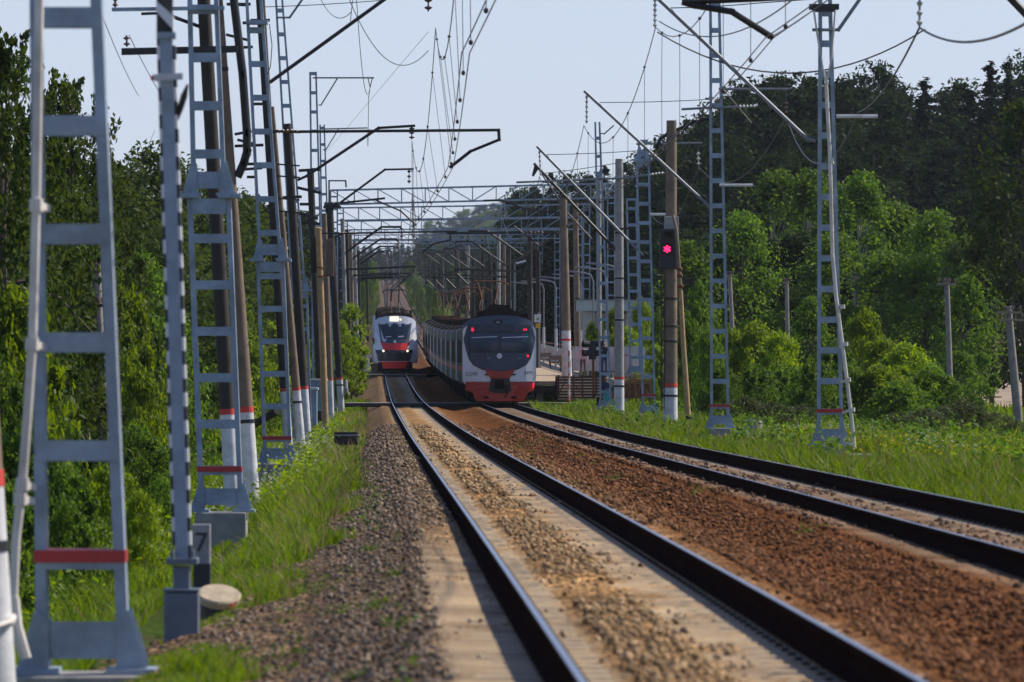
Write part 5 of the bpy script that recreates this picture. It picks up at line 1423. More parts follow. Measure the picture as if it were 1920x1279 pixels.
fq('red_band', [(711, 638), (718, 643), (763, 643), (770.5, 637.5), (762, 656), (719, 656)], 'bright_red', .03)
fq('navy_bumper', [(703, 655.5), (716, 656), (765, 656), (774, 656), (768, 676.5), (709, 676.5)], 'train_navy', .03)
fq('coupler_hatch', [(727, 661), (755, 661), (755, 673), (727, 673)], 'black', .05, None, 1)
fq('red_skirt', [(711, 677.5), (772, 677.5), (766, 690.5), (717, 690.5)], 'bright_red', .05, thick=.25)
fq('round_emblem', disc(740, 640, 2.6), 'train_white', .05, None, 0)
fq('roof_headlamp', [(730.5, 594), (731.5, 593.2), (746, 593.2), (747, 594), (747, 601.5), (730.5, 601.5)], lamp_w, .06, None, 0)
fq('small_lamp', disc(750.5, 598.5, 1.5), lamp_w, .05, None, 0)
for x in (718.3, 763.5): fq('headlamp', disc(x, 657.5, 2.0), lamp_w, .06, None, 0)
mb = MB(); mb.box(O2+Vector((1.78, .9, 2.85)), (.16, .25, .5)); mb.build('mirror', mat('amber_mirror', (.5, .38, .2), .4), t, bevel=.02)
mb = MB(); mb.box(O2+Vector((-1.72, .9, 2.5)), (.12, .2, .5)); mb.build('mirror', M_['black'], t, bevel=.02)
prof2 = body_prof(1.74, .75, 3.5, 4.15)
for c in range(5):
    s0 = d0+c*22.5+(1.6 if c == 0 else .25); s1 = d0+(c+1)*22.5-.25
    fr = car_frame(0, s0, s1); L = fr[4]
    mb = MB(); loft(mb, prof2, fr, 0, L); body = mb.build('car_body', M_['train_lgrey'], t, True)
    mb = MB(); fbox(mb, fr, -1.745, 1.745, .5, L-.5, 1.9, 2.9); mb.build('window_band', M_['dglass'], body)
    mb = MB(); fbox(mb, fr, -1.3, 1.3, .5, L-.5, .15, .85); mb.build('underframe', M_['under'], t)
    mb = MB(); loft(mb, [(-1.5, 4.0), (1.5, 4.0), (1.3, 4.5), (.5, 4.65), (-.5, 4.65), (-1.3, 4.5)], fr, 1.2, L-2); mb.build('roof_equipment', M_['roofdark'], body)
mb = MB(); mb.box(O2+Vector((0, 1.2, .5)), (2.6, 2.0, .7)); mb.build('bogie', M_['under'], t)
fr = car_frame(0, d0+4, d0+20); a, x, y, z, _ = fr; p0 = a+z*4.6
mb = MB()
for s in (-1, 1):
    mb.tube([p0+x*s*.3, p0+x*s*.3+y*1.4+z*.9, p0+x*s*.3+z*1.8], .05, 6)
for h in (0, .3): mb.tube([p0-x*1.0+z*1.62+y*h, p0-x*.7+z*1.82+y*h, p0+x*.7+z*1.82+y*h, p0+x*1.0+z*1.62+y*h], .05, 6)
for s in (-1.2, -.6, 0, .6, 1.2): mb.lathe(a+x*s+z*4.5, (0, 0, 1), [(0, .06), (.1, .12), (.25, .1), (.35, .04)], 7)
mb.tube([a-x*1.4+z*4.75, a+z*4.95, a+x*1.4+z*4.75], .04, 6)
mb.build('pantograph', M_['black'], t)
# ------------------------------------------------------------------ trees, bushes, grass
L_ = {
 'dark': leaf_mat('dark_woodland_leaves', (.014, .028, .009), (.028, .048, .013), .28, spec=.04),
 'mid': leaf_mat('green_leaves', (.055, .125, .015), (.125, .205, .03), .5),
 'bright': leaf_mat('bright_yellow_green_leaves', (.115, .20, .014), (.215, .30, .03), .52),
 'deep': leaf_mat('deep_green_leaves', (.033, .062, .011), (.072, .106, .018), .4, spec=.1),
 'con': leaf_mat('dark_needles', (.007, .014, .008), (.014, .024, .011), .12, spec=.03),
 'olive': leaf_mat('olive_leaves', (.05, .07, .022), (.09, .105, .036), .3),
}
M_['bark'] = mat('grey_brown_bark', (.10, .08, .06), .9, 0, .35, 6, .4)
M_['birch'] = mat('birch_bark', (.42, .39, .35), .85, 0, .3, 4, .2, var2=(.12, .11, .10))
def leaves(centers, rng, size, flat=.5, droop=0.):
    """diamond leaf clumps at centers with random orientation"""
    n = len(centers)
    nrm = rng.normal(size=(n, 3)); nrm[:, 2] = np.abs(nrm[:, 2])*(1+flat)+.15
    nrm /= np.linalg.norm(nrm, axis=1, keepdims=True)
    a = rng.normal(size=(n, 3)); a[:, 2] -= droop
    a -= nrm*(a*nrm).sum(1, keepdims=True); a /= np.linalg.norm(a, axis=1, keepdims=True)
    b = np.cross(nrm, a)
    s = size*rng.uniform(.55, 1.25, n)[:, None]
    V = np.stack([centers-a*s, centers+b*s*.5+nrm*s*.12, centers+a*s, centers-b*s*.5+nrm*s*.12], 1).reshape(-1, 3)
    return V, np.arange(n*4).reshape(-1, 4)
def crown_points(rng, H, Rr, h0, ncl, nleaf, shape='round'):
    pts = []; cl = []
    for _ in range(ncl):
        t = rng.random()
        if shape == 'round':
            w = math.sin(math.pi*min(1, .12+.88*t))**.6*(1-.25*t)
        elif shape == 'tall':
            w = (1-t)**.6*(.35+.65*min(1, t*4))
        else:
            w = math.sqrt(max(0, 1-t*t))
        a = rng.random()*2*math.pi; r = Rr*w*math.sqrt(rng.uniform(.12, 1.0))*rng.uniform(.8, 1.12)
        c = np.array([math.cos(a)*r, math.sin(a)*r, h0+(H-h0)*t*.96]); cl.append(c)
        k = max(6, int(nleaf/ncl*rng.uniform(.5, 1.5)))
        rad = Rr*rng.uniform(.10, .32)
        q = rng.normal(size=(k, 3)); q /= np.linalg.norm(q, axis=1, keepdims=True)
        q *= (rng.random((k, 1))**.45)*rad; q[:, 2] *= .75
        pts.append(c+q)
    k = int(nleaf*.14); t = rng.random(k); a = rng.random(k)*6.283
    w = np.sin(np.pi*np.minimum(1, .1+.88*t))**.6 if shape != 'dome' else np.sqrt(1-t*t)
    r = Rr*w*rng.uniform(.6, 1.1, k)
    pts.append(np.stack([np.cos(a)*r, np.sin(a)*r, h0+(H-h0)*t], 1))
    return np.concatenate(pts), cl
def make_tree(name, kind, seed, label, cat, H, Rr, h0, ncl, nleaf, leaf, lm, bark='bark', shape='round'):
    rng = np.random.default_rng(seed)
    root = thing(name, (0, 0, 0), label, cat)
    tr = MB()
    lean = rng.normal(0, .03*H, 2)
    trunkpts = [Vector((lean[0]*f*f+rng.normal(0, .02*Rr), lean[1]*f*f, H*f*.93)) for f in np.linspace(-.04, 1, 8)]
    r0 = max(.05, H*.016)
    if kind == 'conifer':
        tr.tube([Vector((0, 0, -.5)), Vector((0, 0, H*.5)), Vector((0, 0, H*.98))], [r0, r0*.7, .03], 7)
        P_ = []
        nl = int(H*1.9)
        for i in range(nl):
            f = i/nl; z = h0+(H-h0)*f
            R0 = Rr*(1-f)**.85*rng.uniform(.75, 1.15)+.12
            nb = max(4, int(9*(1-f)+3))
            for k in range(nb):
                a = rng.random()*6.283; Rb = R0*rng.uniform(.35, 1.25)
                m = max(4, int(nleaf/nl/nb*rng.uniform(.7, 1.3)*(1.4-f)))
                s = rng.random(m)**.7
                p = np.stack([np.cos(a)*Rb*s, np.sin(a)*Rb*s, z-Rb*.38*s**1.6+rng.normal(0, .08, m)], 1)
                p[:, 2] += rng.normal(0, .4)
                p[:, :2] += rng.normal(0, .16*Rb+.06, (m, 2))
                P_.append(p)
        V, Fq = leaves(np.concatenate(P_), rng, leaf, 1.2, .3)
    elif kind == 'willow':
        tr.tube(trunkpts, [r0*(1-.85*f)+.02 for f in np.linspace(0, 1, 8)], 7)
        pts, cl = crown_points(rng, H*1.02, Rr, h0, ncl, 10, 'dome')
        P_ = []
        per = nleaf/len(cl)/7
        for c in cl:
            for _ in range(7):
                ln = rng.uniform(.05, .20)*H; m = int(per*rng.uniform(.6, 1.4))
                s = rng.random(m)
                o = rng.normal(0, .45, 3)
                sw = rng.normal(0, .15, 2)
                P_.append(np.stack([c[0]+o[0]+sw[0]*s*ln+rng.normal(0, .07, m), c[1]+o[1]+sw[1]*s*ln+rng.normal(0, .07, m), c[2]+o[2]*.5-ln*s+.35*np.sin(s*3)], 1))
        for c in cl[::6]:
            p = trunkpts[4]; tr.tube([p, p.lerp(Vector(c), .55)+Vector((0, 0, .5)), Vector(c)], [r0*.35, r0*.2, .015], 5)
        V, Fq = leaves(np.concatenate(P_), rng, leaf, .1, 2.2)
    else:
        pts, cl = crown_points(rng, H, Rr, h0, ncl, nleaf, shape)
        if kind == 'bush':
            for _ in range(6):
                c = cl[rng.integers(len(cl))]; tr.tube([Vector((rng.normal(0, .15), rng.normal(0, .15), -.3)), Vector((c[0]*.5, c[1]*.5, c[2]*.55)), Vector(c)], [.05, .035, .012], 5)
        else:
            tr.tube(trunkpts, [r0*(1-.9*f)+.015 for f in np.linspace(0, 1, 8)], 8)
            for c in cl[::2]:
                f = min(.9, max(.15, c[2]/H-.18)); i = int(f*7); p = trunkpts[i].lerp(trunkpts[min(i+1, 7)], f*7-i)
                tr.tube([p, p.lerp(Vector(c), .5)+Vector((0, 0, -.1)), Vector(c)], [r0*.32*(1-f)+.02, r0*.2*(1-f)+.015, .01], 5)
        V, Fq = leaves(pts, rng, leaf, .35)
    tr.build('trunk' if kind != 'bush' else 'stems', M_[bark], root, True)
    np_mesh('crown', V, Fq, L_[lm], root)
    root['H'] = H
    return root
protos = {}
def proto(key, *a, **k):
    o = make_tree(*a, **k); protos[key] = [o, k['H'], k['Rr'], False]
proto('broadA', 'broadleaf_tree', 'tree', 11, 'x', 'tree', H=13, Rr=4.2, h0=1.6, ncl=75, nleaf=10500, leaf=.17, lm='mid')
proto('broadB', 'broadleaf_tree', 'tree', 12, 'x', 'tree', H=14, Rr=3.4, h0=1.2, ncl=80, nleaf=10500, leaf=.165, lm='mid', bark='birch', shape='tall')
proto('deepA', 'broadleaf_tree', 'tree', 31, 'x', 'tree', H=13, Rr=4.2, h0=1.6, ncl=75, nleaf=10500, leaf=.16, lm='deep')
proto('deepB', 'broadleaf_tree', 'tree', 32, 'x', 'tree', H=14, Rr=3.4, h0=1.2, ncl=80, nleaf=10500, leaf=.16, lm='deep', shape='tall')
proto('darkA', 'woodland_tree', 'tree', 13, 'x', 'tree', H=18, Rr=5.0, h0=2.0, ncl=80, nleaf=9000, leaf=.25, lm='dark')
proto('darkB', 'woodland_tree', 'tree', 14, 'x', 'tree', H=18, Rr=4.2, h0=1.6, ncl=70, nleaf=9000, leaf=.24, lm='dark', bark='birch', shape='tall')
proto('conA', 'conifer', 'conifer', 15, 'x', 'tree', H=19, Rr=3.2, h0=2.0, ncl=0, nleaf=7500, leaf=.26, lm='con')
proto('conB', 'conifer', 'conifer', 16, 'x', 'tree', H=19, Rr=2.6, h0=3.0, ncl=0, nleaf=6500, leaf=.26, lm='con')
proto('willow', 'weeping_birch', 'willow', 17, 'x', 'tree', H=13, Rr=4.2, h0=2.0, ncl=80, nleaf=17000, leaf=.13, lm='deep')
proto('bushA', 'bush', 'bush', 18, 'x', 'bush', H=3.4, Rr=2.3, h0=.2, ncl=50, nleaf=8000, leaf=.105, lm='bright', shape='dome')
proto('bushB', 'bush', 'bush', 19, 'x', 'bush', H=3.2, Rr=2.2, h0=.2, ncl=46, nleaf=7500, leaf=.10, lm='mid', shape='dome')
proto('bushO', 'bush', 'bush', 20, 'x', 'bush', H=2.6, Rr=2.3, h0=.1, ncl=46, nleaf=7500, leaf=.085, lm='olive', shape='dome')
proto('sapA', 'young_tree', 'tree', 21, 'x', 'tree', H=6, Rr=1.7, h0=.8, ncl=50, nleaf=6500, leaf=.12, lm='bright', shape='tall')
proto('sapB', 'young_tree', 'tree', 22, 'x', 'tree', H=6.5, Rr=2.2, h0=.6, ncl=55, nleaf=7500, leaf=.12, lm='mid', shape='round')
rt = random.Random(5)
def plant(key, px, ytop, d, wpx=None, label=None, group=None, base=None, rz=None):
    """tree of a kind whose top shows at (px, ytop) when it stands d metres out"""
    o, H, Rr, used = protos[key]
    x = (px-960)*d/FPX
    zb = gz(x, d)-.1 if base is None else base
    zt = (639.5-ytop)*d/FPX
    sz = max(.25, (zt-zb)/H)
    sx = (wpx*d/FPX/(2*Rr)) if wpx else sz*rt.uniform(.85, 1.15)
    rz = rt.uniform(0, 6.28) if rz is None else rz
    loc = Vector((x, d, zb))
    if not used:
        protos[key][3] = True
        o.location = loc; o.rotation_euler.z = rz; o.scale = (sx, sx, sz); tag(o, label, None, group)
        if group is None and 'group' in o: del o['group']
        return o
    c = copy_tree(o, loc, rz, (sx, sx, sz), label, group)
    if group is None and 'group' in c: del c['group']
    return c
# left woods
plant('willow', 8, 52, 132, 470, 'tall dark weeping birch cut by the left edge of the picture')
plant('willow', 132, 140, 185, 330, 'weeping birch whose pale crown shows between the legs of the nearest lattice mast')
plant('willow', 60, 290, 175, 380, 'weeping birch just left of the nearest lattice mast, lower than its neighbour')
G1 = 'broadleaf trees of the left wood'
LW = 'mid green broadleaf tree in the dense wood left of the railway'
for px, y, d, w, k in [(232, 305, 250, 190, 'deepB'), (285, 265, 268, 170, 'deepB'), (330, 300, 285, 190, 'deepA'), (375, 325, 300, 190, 'deepB'), (180, 300, 225, 260, 'deepA'), (95, 330, 190, 260, 'deepA'), (20, 300, 165, 260, 'deepA'), (-40, 260, 150, 240, 'deepA'), (420, 350, 330, 190, 'deepA'), (455, 372, 360, 190, 'deepA'), (250, 400, 235, 220, 'deepA'), (150, 420, 200, 230, 'deepB'), (310, 430, 262, 210, 'deepA'), (60, 440, 168, 250, 'deepA'), (390, 450, 300, 190, 'deepA')]:
    plant(k, px, y, d, w*1.65, LW, G1)
G2 = 'hazy trees behind the left mast row'
for px, y, d, w in [(470, 365, 520, 160), (505, 385, 560, 150), (540, 390, 620, 150), (575, 395, 680, 140), (605, 420, 760, 120), (635, 440, 820, 110), (490, 440, 480, 170), (530, 450, 520, 160), (570, 460, 560, 150), (610, 480, 640, 130), (648, 470, 900, 100)]:
    plant(rt.choice(['darkA', 'darkB']), px, y, d, w, 'dark hazy tree far behind the row of left lattice masts', G2)
G3 = 'sunlit bushes below the left wood'
for px, y, d, w, k in [(20, 560, 120, 300, 'bushA'), (40, 620, 128, 240, 'bushB'), (0, 700, 110, 240, 'bushB'), (262, 700, 150, 150, 'bushA'), (225, 560, 180, 220, 'bushA'), (265, 480, 205, 200, 'sapB'), (240, 680, 190, 220, 'bushB'), (300, 560, 215, 210, 'bushB'), (320, 660, 235, 190, 'bushA'), (295, 720, 268, 160, 'bushA'), (375, 600, 262, 180, 'sapB'), (410, 640, 262, 170, 'bushA'), (395, 730, 275, 150, 'bushB'), (440, 570, 290, 150, 'bushA'), (470, 640, 285, 140, 'bushA'), (500, 600, 305, 130, 'sapA'), (515, 690, 300, 120, 'bushA'), (545, 620, 320, 110, 'bushA'), (575, 690, 318, 100, 'bushB'), (590, 640, 340, 110, 'bushA'), (30, 820, 88, 260, 'bushB'), (120, 880, 96, 200, 'bushB'), (-10, 900, 75, 260, 'bushB'), (250, 800, 140, 180, 'bushB'), (210, 880, 100, 190, 'bushA'), (330, 500, 300, 190, 'sapB'), (430, 490, 330, 170, 'sapB'), (200, 480, 215, 200, 'sapB'), (50, 520, 160, 220, 'sapB'), (300, 900, 98, 120, 'bushB'), (455, 740, 270, 110, 'bushA'), (265, 930, 82, 110, 'bushA'), (130, 950, 80, 130, 'bushB')]:
    plant(k, px, y, d, w, 'sunlit bush of the green thicket under the left wood', G3)
plant('sapA', 658, 568, 342, 78, 'young yellow green tree brightly lit left of the red and white train')
plant('sapA', 640, 600, 335, 60, 'smaller yellow green sapling left of the brightly lit young tree')
plant('sapA', 668, 640, 350, 50, 'low yellow green sapling nearest the white trackside cabinet')
# right hillside
def skyl(px):
    return float(np.interp(px, [960, 985, 1000, 1060, 1120, 1180, 1240, 1290, 1320, 1350, 1420, 1500, 1560, 1640, 1690, 1710, 1735, 1760, 1800, 1850, 1890, 1960, 2100], [350, 345, 335, 318, 312, 300, 262, 225, 195, 168, 132, 122, 135, 112, 150, 165, 140, 165, 150, 112, 105, 72, 60]))
G4 = 'broadleaf trees of the dark hillside'; G5 = 'conifers of the hillside skyline'
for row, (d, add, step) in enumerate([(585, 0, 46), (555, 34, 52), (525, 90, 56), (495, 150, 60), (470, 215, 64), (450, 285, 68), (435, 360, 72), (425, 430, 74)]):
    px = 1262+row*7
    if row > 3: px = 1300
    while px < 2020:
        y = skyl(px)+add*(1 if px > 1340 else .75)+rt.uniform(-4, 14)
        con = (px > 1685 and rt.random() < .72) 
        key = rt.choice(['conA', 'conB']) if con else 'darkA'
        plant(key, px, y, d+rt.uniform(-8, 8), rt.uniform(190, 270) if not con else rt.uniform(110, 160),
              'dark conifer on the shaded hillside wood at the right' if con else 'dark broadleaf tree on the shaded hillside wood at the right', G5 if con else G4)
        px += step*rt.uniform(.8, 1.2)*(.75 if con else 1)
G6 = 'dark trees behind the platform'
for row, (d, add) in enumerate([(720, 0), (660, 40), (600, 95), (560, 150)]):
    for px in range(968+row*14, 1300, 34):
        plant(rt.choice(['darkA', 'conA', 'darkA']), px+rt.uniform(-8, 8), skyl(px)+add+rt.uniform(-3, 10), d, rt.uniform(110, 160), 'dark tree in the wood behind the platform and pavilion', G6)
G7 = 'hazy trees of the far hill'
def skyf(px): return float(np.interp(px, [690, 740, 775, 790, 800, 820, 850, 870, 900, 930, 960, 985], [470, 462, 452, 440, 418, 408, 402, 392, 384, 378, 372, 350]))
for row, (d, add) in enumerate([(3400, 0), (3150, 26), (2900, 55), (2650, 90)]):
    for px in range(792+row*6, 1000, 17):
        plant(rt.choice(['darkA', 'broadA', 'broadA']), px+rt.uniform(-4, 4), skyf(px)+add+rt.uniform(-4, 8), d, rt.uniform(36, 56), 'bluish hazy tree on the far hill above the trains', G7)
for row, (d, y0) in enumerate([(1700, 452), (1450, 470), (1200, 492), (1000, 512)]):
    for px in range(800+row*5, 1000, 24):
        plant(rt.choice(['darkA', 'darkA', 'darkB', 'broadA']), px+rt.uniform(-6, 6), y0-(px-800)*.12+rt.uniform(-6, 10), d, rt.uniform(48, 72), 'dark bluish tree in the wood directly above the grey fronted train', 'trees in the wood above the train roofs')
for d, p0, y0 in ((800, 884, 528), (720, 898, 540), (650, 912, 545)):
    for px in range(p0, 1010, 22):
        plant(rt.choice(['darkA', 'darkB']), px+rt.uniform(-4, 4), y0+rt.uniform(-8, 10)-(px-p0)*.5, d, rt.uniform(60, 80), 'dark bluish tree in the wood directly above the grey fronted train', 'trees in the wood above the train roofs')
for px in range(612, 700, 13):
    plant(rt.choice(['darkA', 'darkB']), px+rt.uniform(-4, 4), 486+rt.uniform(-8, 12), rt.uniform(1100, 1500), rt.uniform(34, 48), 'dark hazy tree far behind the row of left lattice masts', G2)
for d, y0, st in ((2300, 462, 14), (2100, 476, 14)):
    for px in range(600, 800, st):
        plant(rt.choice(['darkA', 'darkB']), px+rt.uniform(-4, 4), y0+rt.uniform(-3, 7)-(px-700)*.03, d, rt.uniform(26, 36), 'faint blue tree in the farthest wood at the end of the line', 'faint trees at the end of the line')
for px, y, d in [(700, 505, 900), (690, 520, 800), (680, 530, 700), (775, 500, 1000), (782, 520, 900), (790, 540, 800), (770, 490, 1300), (806, 530, 700), (818, 545, 620), (700, 490, 1200)]:
    plant('broadA', px, y, d, 30, 'small hazy lineside tree beyond the red and white train', 'hazy lineside trees')
# right middle ground
G8 = 'sunlit trees in front of the hillside'
for px, y, d, w, k in [(1288, 455, 330, 130, 'sapB'), (1390, 398, 345, 150, 'broadA'), (1455, 318, 375, 170, 'broadB'), (1520, 318, 370, 170, 'broadB'), (1575, 345, 365, 150, 'broadA'), (1618, 322, 350, 150, 'broadB'), (1680, 380, 352, 160, 'broadA'), (1755, 395, 340, 150, 'broadA'), (1800, 440, 330, 140, 'broadA'), (1660, 470, 320, 190, 'broadA'), (1730, 480, 318, 180, 'broadA'), (1560, 440, 340, 170, 'broadA'), (1340, 455, 345, 120, 'sapB'), (1430, 450, 362, 160, 'darkB'), (1500, 440, 362, 160, 'darkB'), (1815, 520, 300, 100, 'sapB'), (1600, 520, 335, 160, 'darkB'), (1480, 540, 350, 190, 'darkA'), (1390, 520, 352, 150, 'darkB'), (1320, 500, 345, 120, 'broadA')]:
    plant(k, px, y, d, w*1.35, 'green tree standing before the dark hillside wood, lower than the skyline', G8)
plant('deepA', 1925, 190, 318, 330, 'big dark broadleaf tree filling the right edge of the picture')
plant('darkA', 1860, 330, 335, 200, 'dark broadleaf tree left of the big one at the right edge')
G9 = 'bright bushes right of the line'
for px, y, d, w, k in [(1420, 612, 255, 150, 'bushA'), (1465, 630, 250, 120, 'bushA'), (1380, 625, 262, 110, 'bushA'), (1340, 640, 258, 90, 'bushB'), (1520, 560, 268, 110, 'sapB'), (1560, 640, 245, 150, 'bushB'), (1620, 590, 260, 130, 'bushA'), (1660, 640, 250, 150, 'bushA'), (1700, 650, 245, 160, 'bushA'), (1740, 690, 230, 170, 'bushB'), (1650, 690, 225, 170, 'bushA'), (1590, 690, 225, 150, 'bushB'), (1480, 690, 225, 140, 'bushB'), (1420, 690, 222, 130, 'bushB'), (1355, 690, 220, 100, 'bushB'), (1800, 660, 262, 110, 'sapB'), (1690, 720, 205, 170, 'bushB'), (1310, 530, 262, 80, 'sapB'), (1295, 600, 240, 90, 'bushB'), (1325, 620, 228, 90, 'bushB'), (1530, 680, 215, 130, 'bushB')]:
    plant(k, px, y, d, w, 'sunlit bush of the thicket between the right lattice masts and the hillside', G9)
G10 = 'olive bushes in front of the dirt track'
for px, y, d, w in [(1740, 768, 185, 150), (1800, 752, 190, 170), (1860, 775, 195, 130), (1400, 745, 190, 120), (1450, 755, 185, 110), (1690, 775, 175, 120), (1905, 790, 190, 90), (1500, 760, 190, 100)]:
    plant('bushO', px, y, d, w, 'low olive green bush behind the yellow flowering verge', G10)
G11 = 'bushes around the pavilion'
for px, y, d, w, k in [(1205, 570, 318, 75, 'bushA'), (1150, 585, 320, 70, 'bushA'), (1110, 610, 312, 50, 'bushA'), (1180, 620, 312, 80, 'bushA'), (1235, 590, 305, 50, 'bushB'), (1240, 660, 285, 50, 'bushB'), (1290, 680, 270, 70, 'bushB'), (1225, 650, 300, 60, 'bushA')]:
    plant(k, px, y, d, w, 'bright yellow green bush in front of the pavilion roof', G11)
for k_, v in protos.items():
    if not v[3]:
        for ch in list(v[0].children): bpy.data.objects.remove(ch)
        bpy.data.objects.remove(v[0])
for o in scene.objects:
    if 'H' in o: del o['H']

# dirt track at the right
V = []; Fq = []
for i, d in enumerate(np.linspace(318, 412, 30)):
    for j, px in enumerate(np.linspace(1812+ (i*.9), 2060, 8)):
        x = (px-960)*d/FPX
        V.append((x, d, gz(x, d)+.06))
for i in range(29):
    for j in range(7): Fq.append((i*8+j, i*8+j+1, (i+1)*8+j+1, (i+1)*8+j))
tag(np_mesh('dirt_track', V, Fq, mat('dry_dirt', (.36, .27, .19), .95, 0, .25, .6, .4, 6)), kind='structure')

# grass and flowers (nobody could count them)
grassm = leaf_mat('meadow_grass', (.070, .140, .010), (.16, .235, .022), .48)
weedm = leaf_mat('weed_leaves', (.05, .10, .012), (.10, .16, .02), .35)
def blades(n, dlo, dhi, ufun, hmin, hmax, seed, wscale=1., bias=2.2):
    rng = np.random.default_rng(seed)
    d = dlo*(dhi/dlo)**rng.random(n)
    u = ufun(rng, d)
    x = tx(d)+u
    z = ground_z(x, d)
    ub = np.where(u < -2.3, -2.3+(u+2.3)/(1+.95*np.clip((54-d)/10, 0, 1)), u)
    z = np.where((ub > -3.05) & (u < 6.5), np.maximum(z, zra(d)+ballast_h(ub, d)), z)
    patch = .55+.45*np.sin(x*1.7+np.sin(d*.31)*2)*np.sin(d*.23+x)
    h = rng.uniform(hmin, hmax, n)*(.5+.75*patch)*np.clip((d-18)/75, .28, 1)
    for d0_, d1_, u0_, u1_, f_ in ((76, 90, -4.9, -3.4, .35), (30, 41, -4.5, -3.2, .35), (39.5, 47, -3.8, -2.5, .3), (44, 53, -3.8, -2.8, .3), (110, 128, 7.4, 10.2, .14), (152, 171, 7.0, 10.4, .2), (128, 137, -4.7, -3.4, .5)):
        h = np.where((d > d0_) & (d < d1_) & (u > u0_) & (u < u1_), h*f_*(.5 if d0_ == 39.5 else 1), h)
    h = np.where((np.sin(x*2.9+d*.8)+np.sin(d*1.7+x*1.1)+rng.normal(0, .5, n)) < -.75, h*.3, h)
    w = .006*np.clip(d/45, .9, 6)*wscale*rng.uniform(.7, 1.4, n)
    a = rng.random(n)*6.283; ca, sa = np.cos(a), np.sin(a)
    lean = rng.normal(0, .5, (n, 2))*h[:, None]
    b0 = np.stack([x-ca*w, d-sa*w, z-.03], 1); b1 = np.stack([x+ca*w, d+sa*w, z-.03], 1)
    m0 = np.stack([x-ca*w*.7+lean[:, 0]*.4, d-sa*w*.7+lean[:, 1]*.4, z+h*.6], 1); m1 = np.stack([x+ca*w*.7+lean[:, 0]*.4, d+sa*w*.7+lean[:, 1]*.4, z+h*.6], 1)
    tp = np.stack([x+lean[:, 0], d+lean[:, 1], z+h], 1); tp2 = tp+np.stack([ca*w*.2, sa*w*.2, 0*w], 1)
    V = np.stack([b0, b1, m1, m0, tp, tp2], 1).reshape(-1, 3)
    i = (np.arange(n)*6)[:, None]
    Fq = np.concatenate([i+np.array([[0, 1, 2, 3]]), i+np.array([[3, 2, 5, 4]])], 1).reshape(-1, 4)
    return V, Fq, x, d, z, h
def edge(d): return -2.35-.25*np.sin(d*.45)-.2*np.sin(d*1.3+1)-np.clip((62-d)/18, 0, 1)*.5
V, Fq, *_ = blades(150000, 24, 330, lambda r, d: edge(d)-np.abs(r.normal(0, 1, len(d)))*1.9*np.clip(d/70, .3, 1)-r.random(len(d))*.25, .14, .42, 31)
Va, Fa, *_ = blades(36000, 21, 50, lambda r, d: edge(d)-r.random(len(d))**1.3*2.2-.05, .28, .62, 35)
Fq = np.concatenate([Fq, Fa+len(V)]); V = np.concatenate([V, Va])
tag(np_mesh('verge_grass', V, Fq, grassm), 'lush sunlit grass along the left shoulder of the track', 'grass', kind='stuff')
V, Fq, *_ = blades(60000, 60, 330, lambda r, d: -r.uniform(4.5, 16, len(d)), .25, .7, 32, 1.3)
tag(np_mesh('meadow_grass', V, Fq, grassm), 'taller grass and herbs under the left wood', 'grass', kind='stuff')
V, Fq, *_ = blades(150000, 60, 300, lambda r, d: 6.0+np.abs(r.normal(0, 1, len(d)))*3.2, .18, .5, 33, 1.1)
tag(np_mesh('right_verge_grass', V, Fq, grassm), 'sunlit grass beyond the right rail', 'grass', kind='stuff')
V, Fq, *_ = blades(60000, 110, 330, lambda r, d: r.uniform(9, 34, len(d)), .2, .6, 34, 1.5)
tag(np_mesh('right_meadow_grass', V, Fq, grassm), 'rough grass between the right bushes', 'grass', kind='stuff')
strawm = leaf_mat('dry_stalks', (.22, .17, .07), (.36, .29, .13), .3)
V, Fq, *_ = blades(5200, 26, 260, lambda r, d: edge(d)-np.abs(r.normal(0, 1, len(d)))*1.6+.1, .25, .6, 36)
tag(np_mesh('dry_stalks', V, Fq, strawm), 'dry straw coloured stalks among the grass of the left verge', 'grass', kind='stuff')
V, Fq, *_ = blades(6000, 62, 260, lambda r, d: 6.1+np.abs(r.normal(0, 1, len(d)))*3.4, .25, .65, 37)
tag(np_mesh('right_dry_stalks', V, Fq, strawm), 'dry straw coloured stalks among the grass of the right verge', 'grass', kind='stuff')
# taller broad leaved weeds in clumps
def weeds(n, dlo, dhi, ulo, uhi, hh, size, seed):
    rng = np.random.default_rng(seed); P_ = []
    for _ in range(n):
        d = dlo*(dhi/dlo)**rng.random(); u = rng.uniform(ulo, uhi); x = tx(d)+u
        if any(a < d < b and c < u < e for a, b, c, e in ((105, 129, 7.2, 10), (145, 172, 7, 10.4), (60, 91, -5.2, -2.9), (118, 138, -4.6, -3.4), (180, 190, 7.2, 9.5))): continue
        k = rng.integers(20, 70); h = hh*rng.uniform(.4, 1.3); s = rng.random(k)
        q = np.stack([rng.normal(0, .10+.10*h, k), rng.normal(0, .10+.10*h, k), s*h], 1)
        P_.append(np.array([x, d, gz(x, d)])+q)
    return leaves(np.concatenate(P_), rng, size, .6)
V, Fq = weeds(520, 95, 250, 6.6, 16, .75, .075, 61)
tag(np_mesh('right_tall_weeds', V, Fq, L_['mid']), 'taller broad leaved weeds around the right mast feet', 'weeds', kind='stuff')
V, Fq = weeds(420, 70, 260, -7, -3.0, .7, .065, 62)
tag(np_mesh('left_tall_weeds', V, Fq, L_['bright']), 'taller broad leaved weeds along the left mast row', 'weeds', kind='stuff')
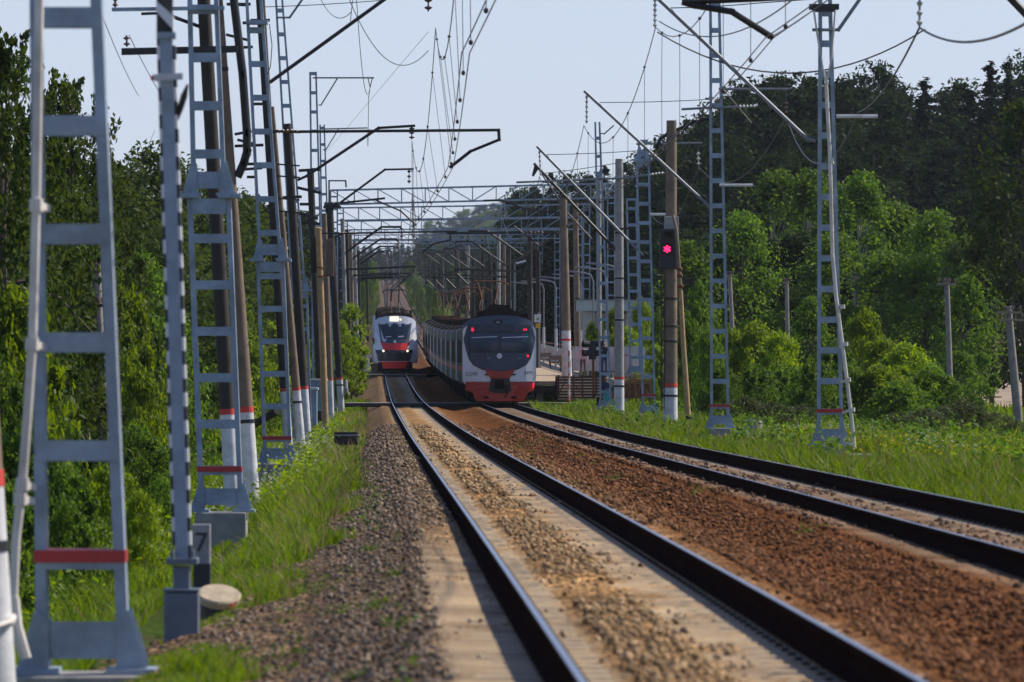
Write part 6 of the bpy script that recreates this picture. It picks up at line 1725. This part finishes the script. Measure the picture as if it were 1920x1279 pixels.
# weeds on the ballast shoulder
rng = np.random.default_rng(40)
wd = np.concatenate([rng.uniform(27, 60, 26), rng.uniform(60, 150, 30), rng.uniform(50, 160, 14)]); wu = np.concatenate([rng.uniform(-2.7, -1.5, 26), rng.uniform(-2.4, -1.6, 30), rng.uniform(1.3, 2.9, 14)])
C = []
for d, u in zip(wd, wu):
    k = rng.integers(20, 60); s = rng.uniform(.04, .12)
    q = rng.normal(0, s, (k, 3)); q[:, 2] = np.abs(q[:, 2])*.6
    C.append(np.array([tx(d)+u, d, zr(d)+float(ballast_h(np.array(u), np.array(d)))])+q)
V, Fq = leaves(np.concatenate(C), rng, .026, .3)
tag(np_mesh('ballast_weeds', V, Fq, weedm), 'small green weed tufts growing in the ballast', 'weeds', kind='stuff')
# flowers
def flowers(n, dlo, dhi, ulo, uhi, h, size, seed, clump=.35):
    rng = np.random.default_rng(seed)
    cd_ = rng.uniform(dlo, dhi, n); cu = rng.uniform(ulo, uhi, n)
    P_ = []
    for d, u in zip(cd_, cu):
        k = rng.integers(8, 26); q = rng.normal(0, clump, (k, 3)); q[:, 2] *= .3
        x = tx(d)+u; P_.append(np.array([x, d, gz(x, d)+h*rng.uniform(.6, 1.25)])+q)
    return leaves(np.concatenate(P_), rng, size, 2.)
V, Fq = flowers(150, 108, 200, -5.4, -3.0, .55, .034, 50, .3)
tag(np_mesh('cow_parsley', V, Fq, leaf_mat('white_blossom', (.42, .45, .36), (.66, .67, .58), .3)), 'white cow parsley blossom in front of the left mast feet', 'flowers', kind='stuff')
V, Fq = flowers(130, 88, 125, -7.5, -4.5, .5, .035, 51, .25)
tag(np_mesh('pale_umbels', V, Fq, leaf_mat('pale_blossom', (.40, .44, .33), (.62, .64, .52), .3)), 'pale umbels in the bushes behind the striped post', 'flowers', kind='stuff')
V, Fq = flowers(110, 90, 150, 8.2, 15, .5, .034, 52, .3)
tag(np_mesh('yellow_flowers', V, Fq, leaf_mat('yellow_blossom', (.50, .42, .02), (.68, .58, .04), .3)), 'yellow flowers in the right hand verge', 'flowers', kind='stuff')
V, Fq = flowers(28, 120, 160, 8.5, 12, .5, .036, 53, .25)
tag(np_mesh('white_umbels', V, Fq, leaf_mat('white_umbel_blossom', (.5, .52, .44), (.7, .7, .64), .3)), 'white umbels beside the conduit of the right mast', 'flowers', kind='stuff')

# ------------------------------------------------------------------ air
def haze(density):
    me = bpy.data.meshes.new('haze')
    x0, x1, y0, y1, z0, z1 = -440, 440, -60, 3720, -12, 100
    # the ground spreads +-420 m round the slanting line, so the box slants with it
    V = [(tx(y)+x, y, z) for y in (y0, y1) for x in (x0, x1) for z in (z0, z1)]
    me.from_pydata(V, [], [(0, 1, 3, 2), (4, 6, 7, 5), (0, 4, 5, 1), (2, 3, 7, 6), (0, 2, 6, 4), (1, 5, 7, 3)])
    bm = bmesh.new(); bm.from_mesh(me); bmesh.ops.recalc_face_normals(bm, faces=bm.faces); bm.to_mesh(me); bm.free()
    o = bpy.data.objects.new('haze', me); col.objects.link(o)
    m = bpy.data.materials.new('air'); m.use_nodes = True
    nt = m.node_tree; nt.nodes.clear()
    v = nt.nodes.new('ShaderNodeVolumePrincipled')
    v.inputs['Color'].default_value = (.80, .90, 1.0, 1); v.inputs['Density'].default_value = density; v.inputs['Anisotropy'].default_value = .2
    out = nt.nodes.new('ShaderNodeOutputMaterial'); nt.links.new(v.outputs['Volume'], out.inputs['Volume'])
    me.materials.append(m)
    tag(o, 'thin bluish haze over the railway valley', 'haze', kind='stuff')
haze(.00005)
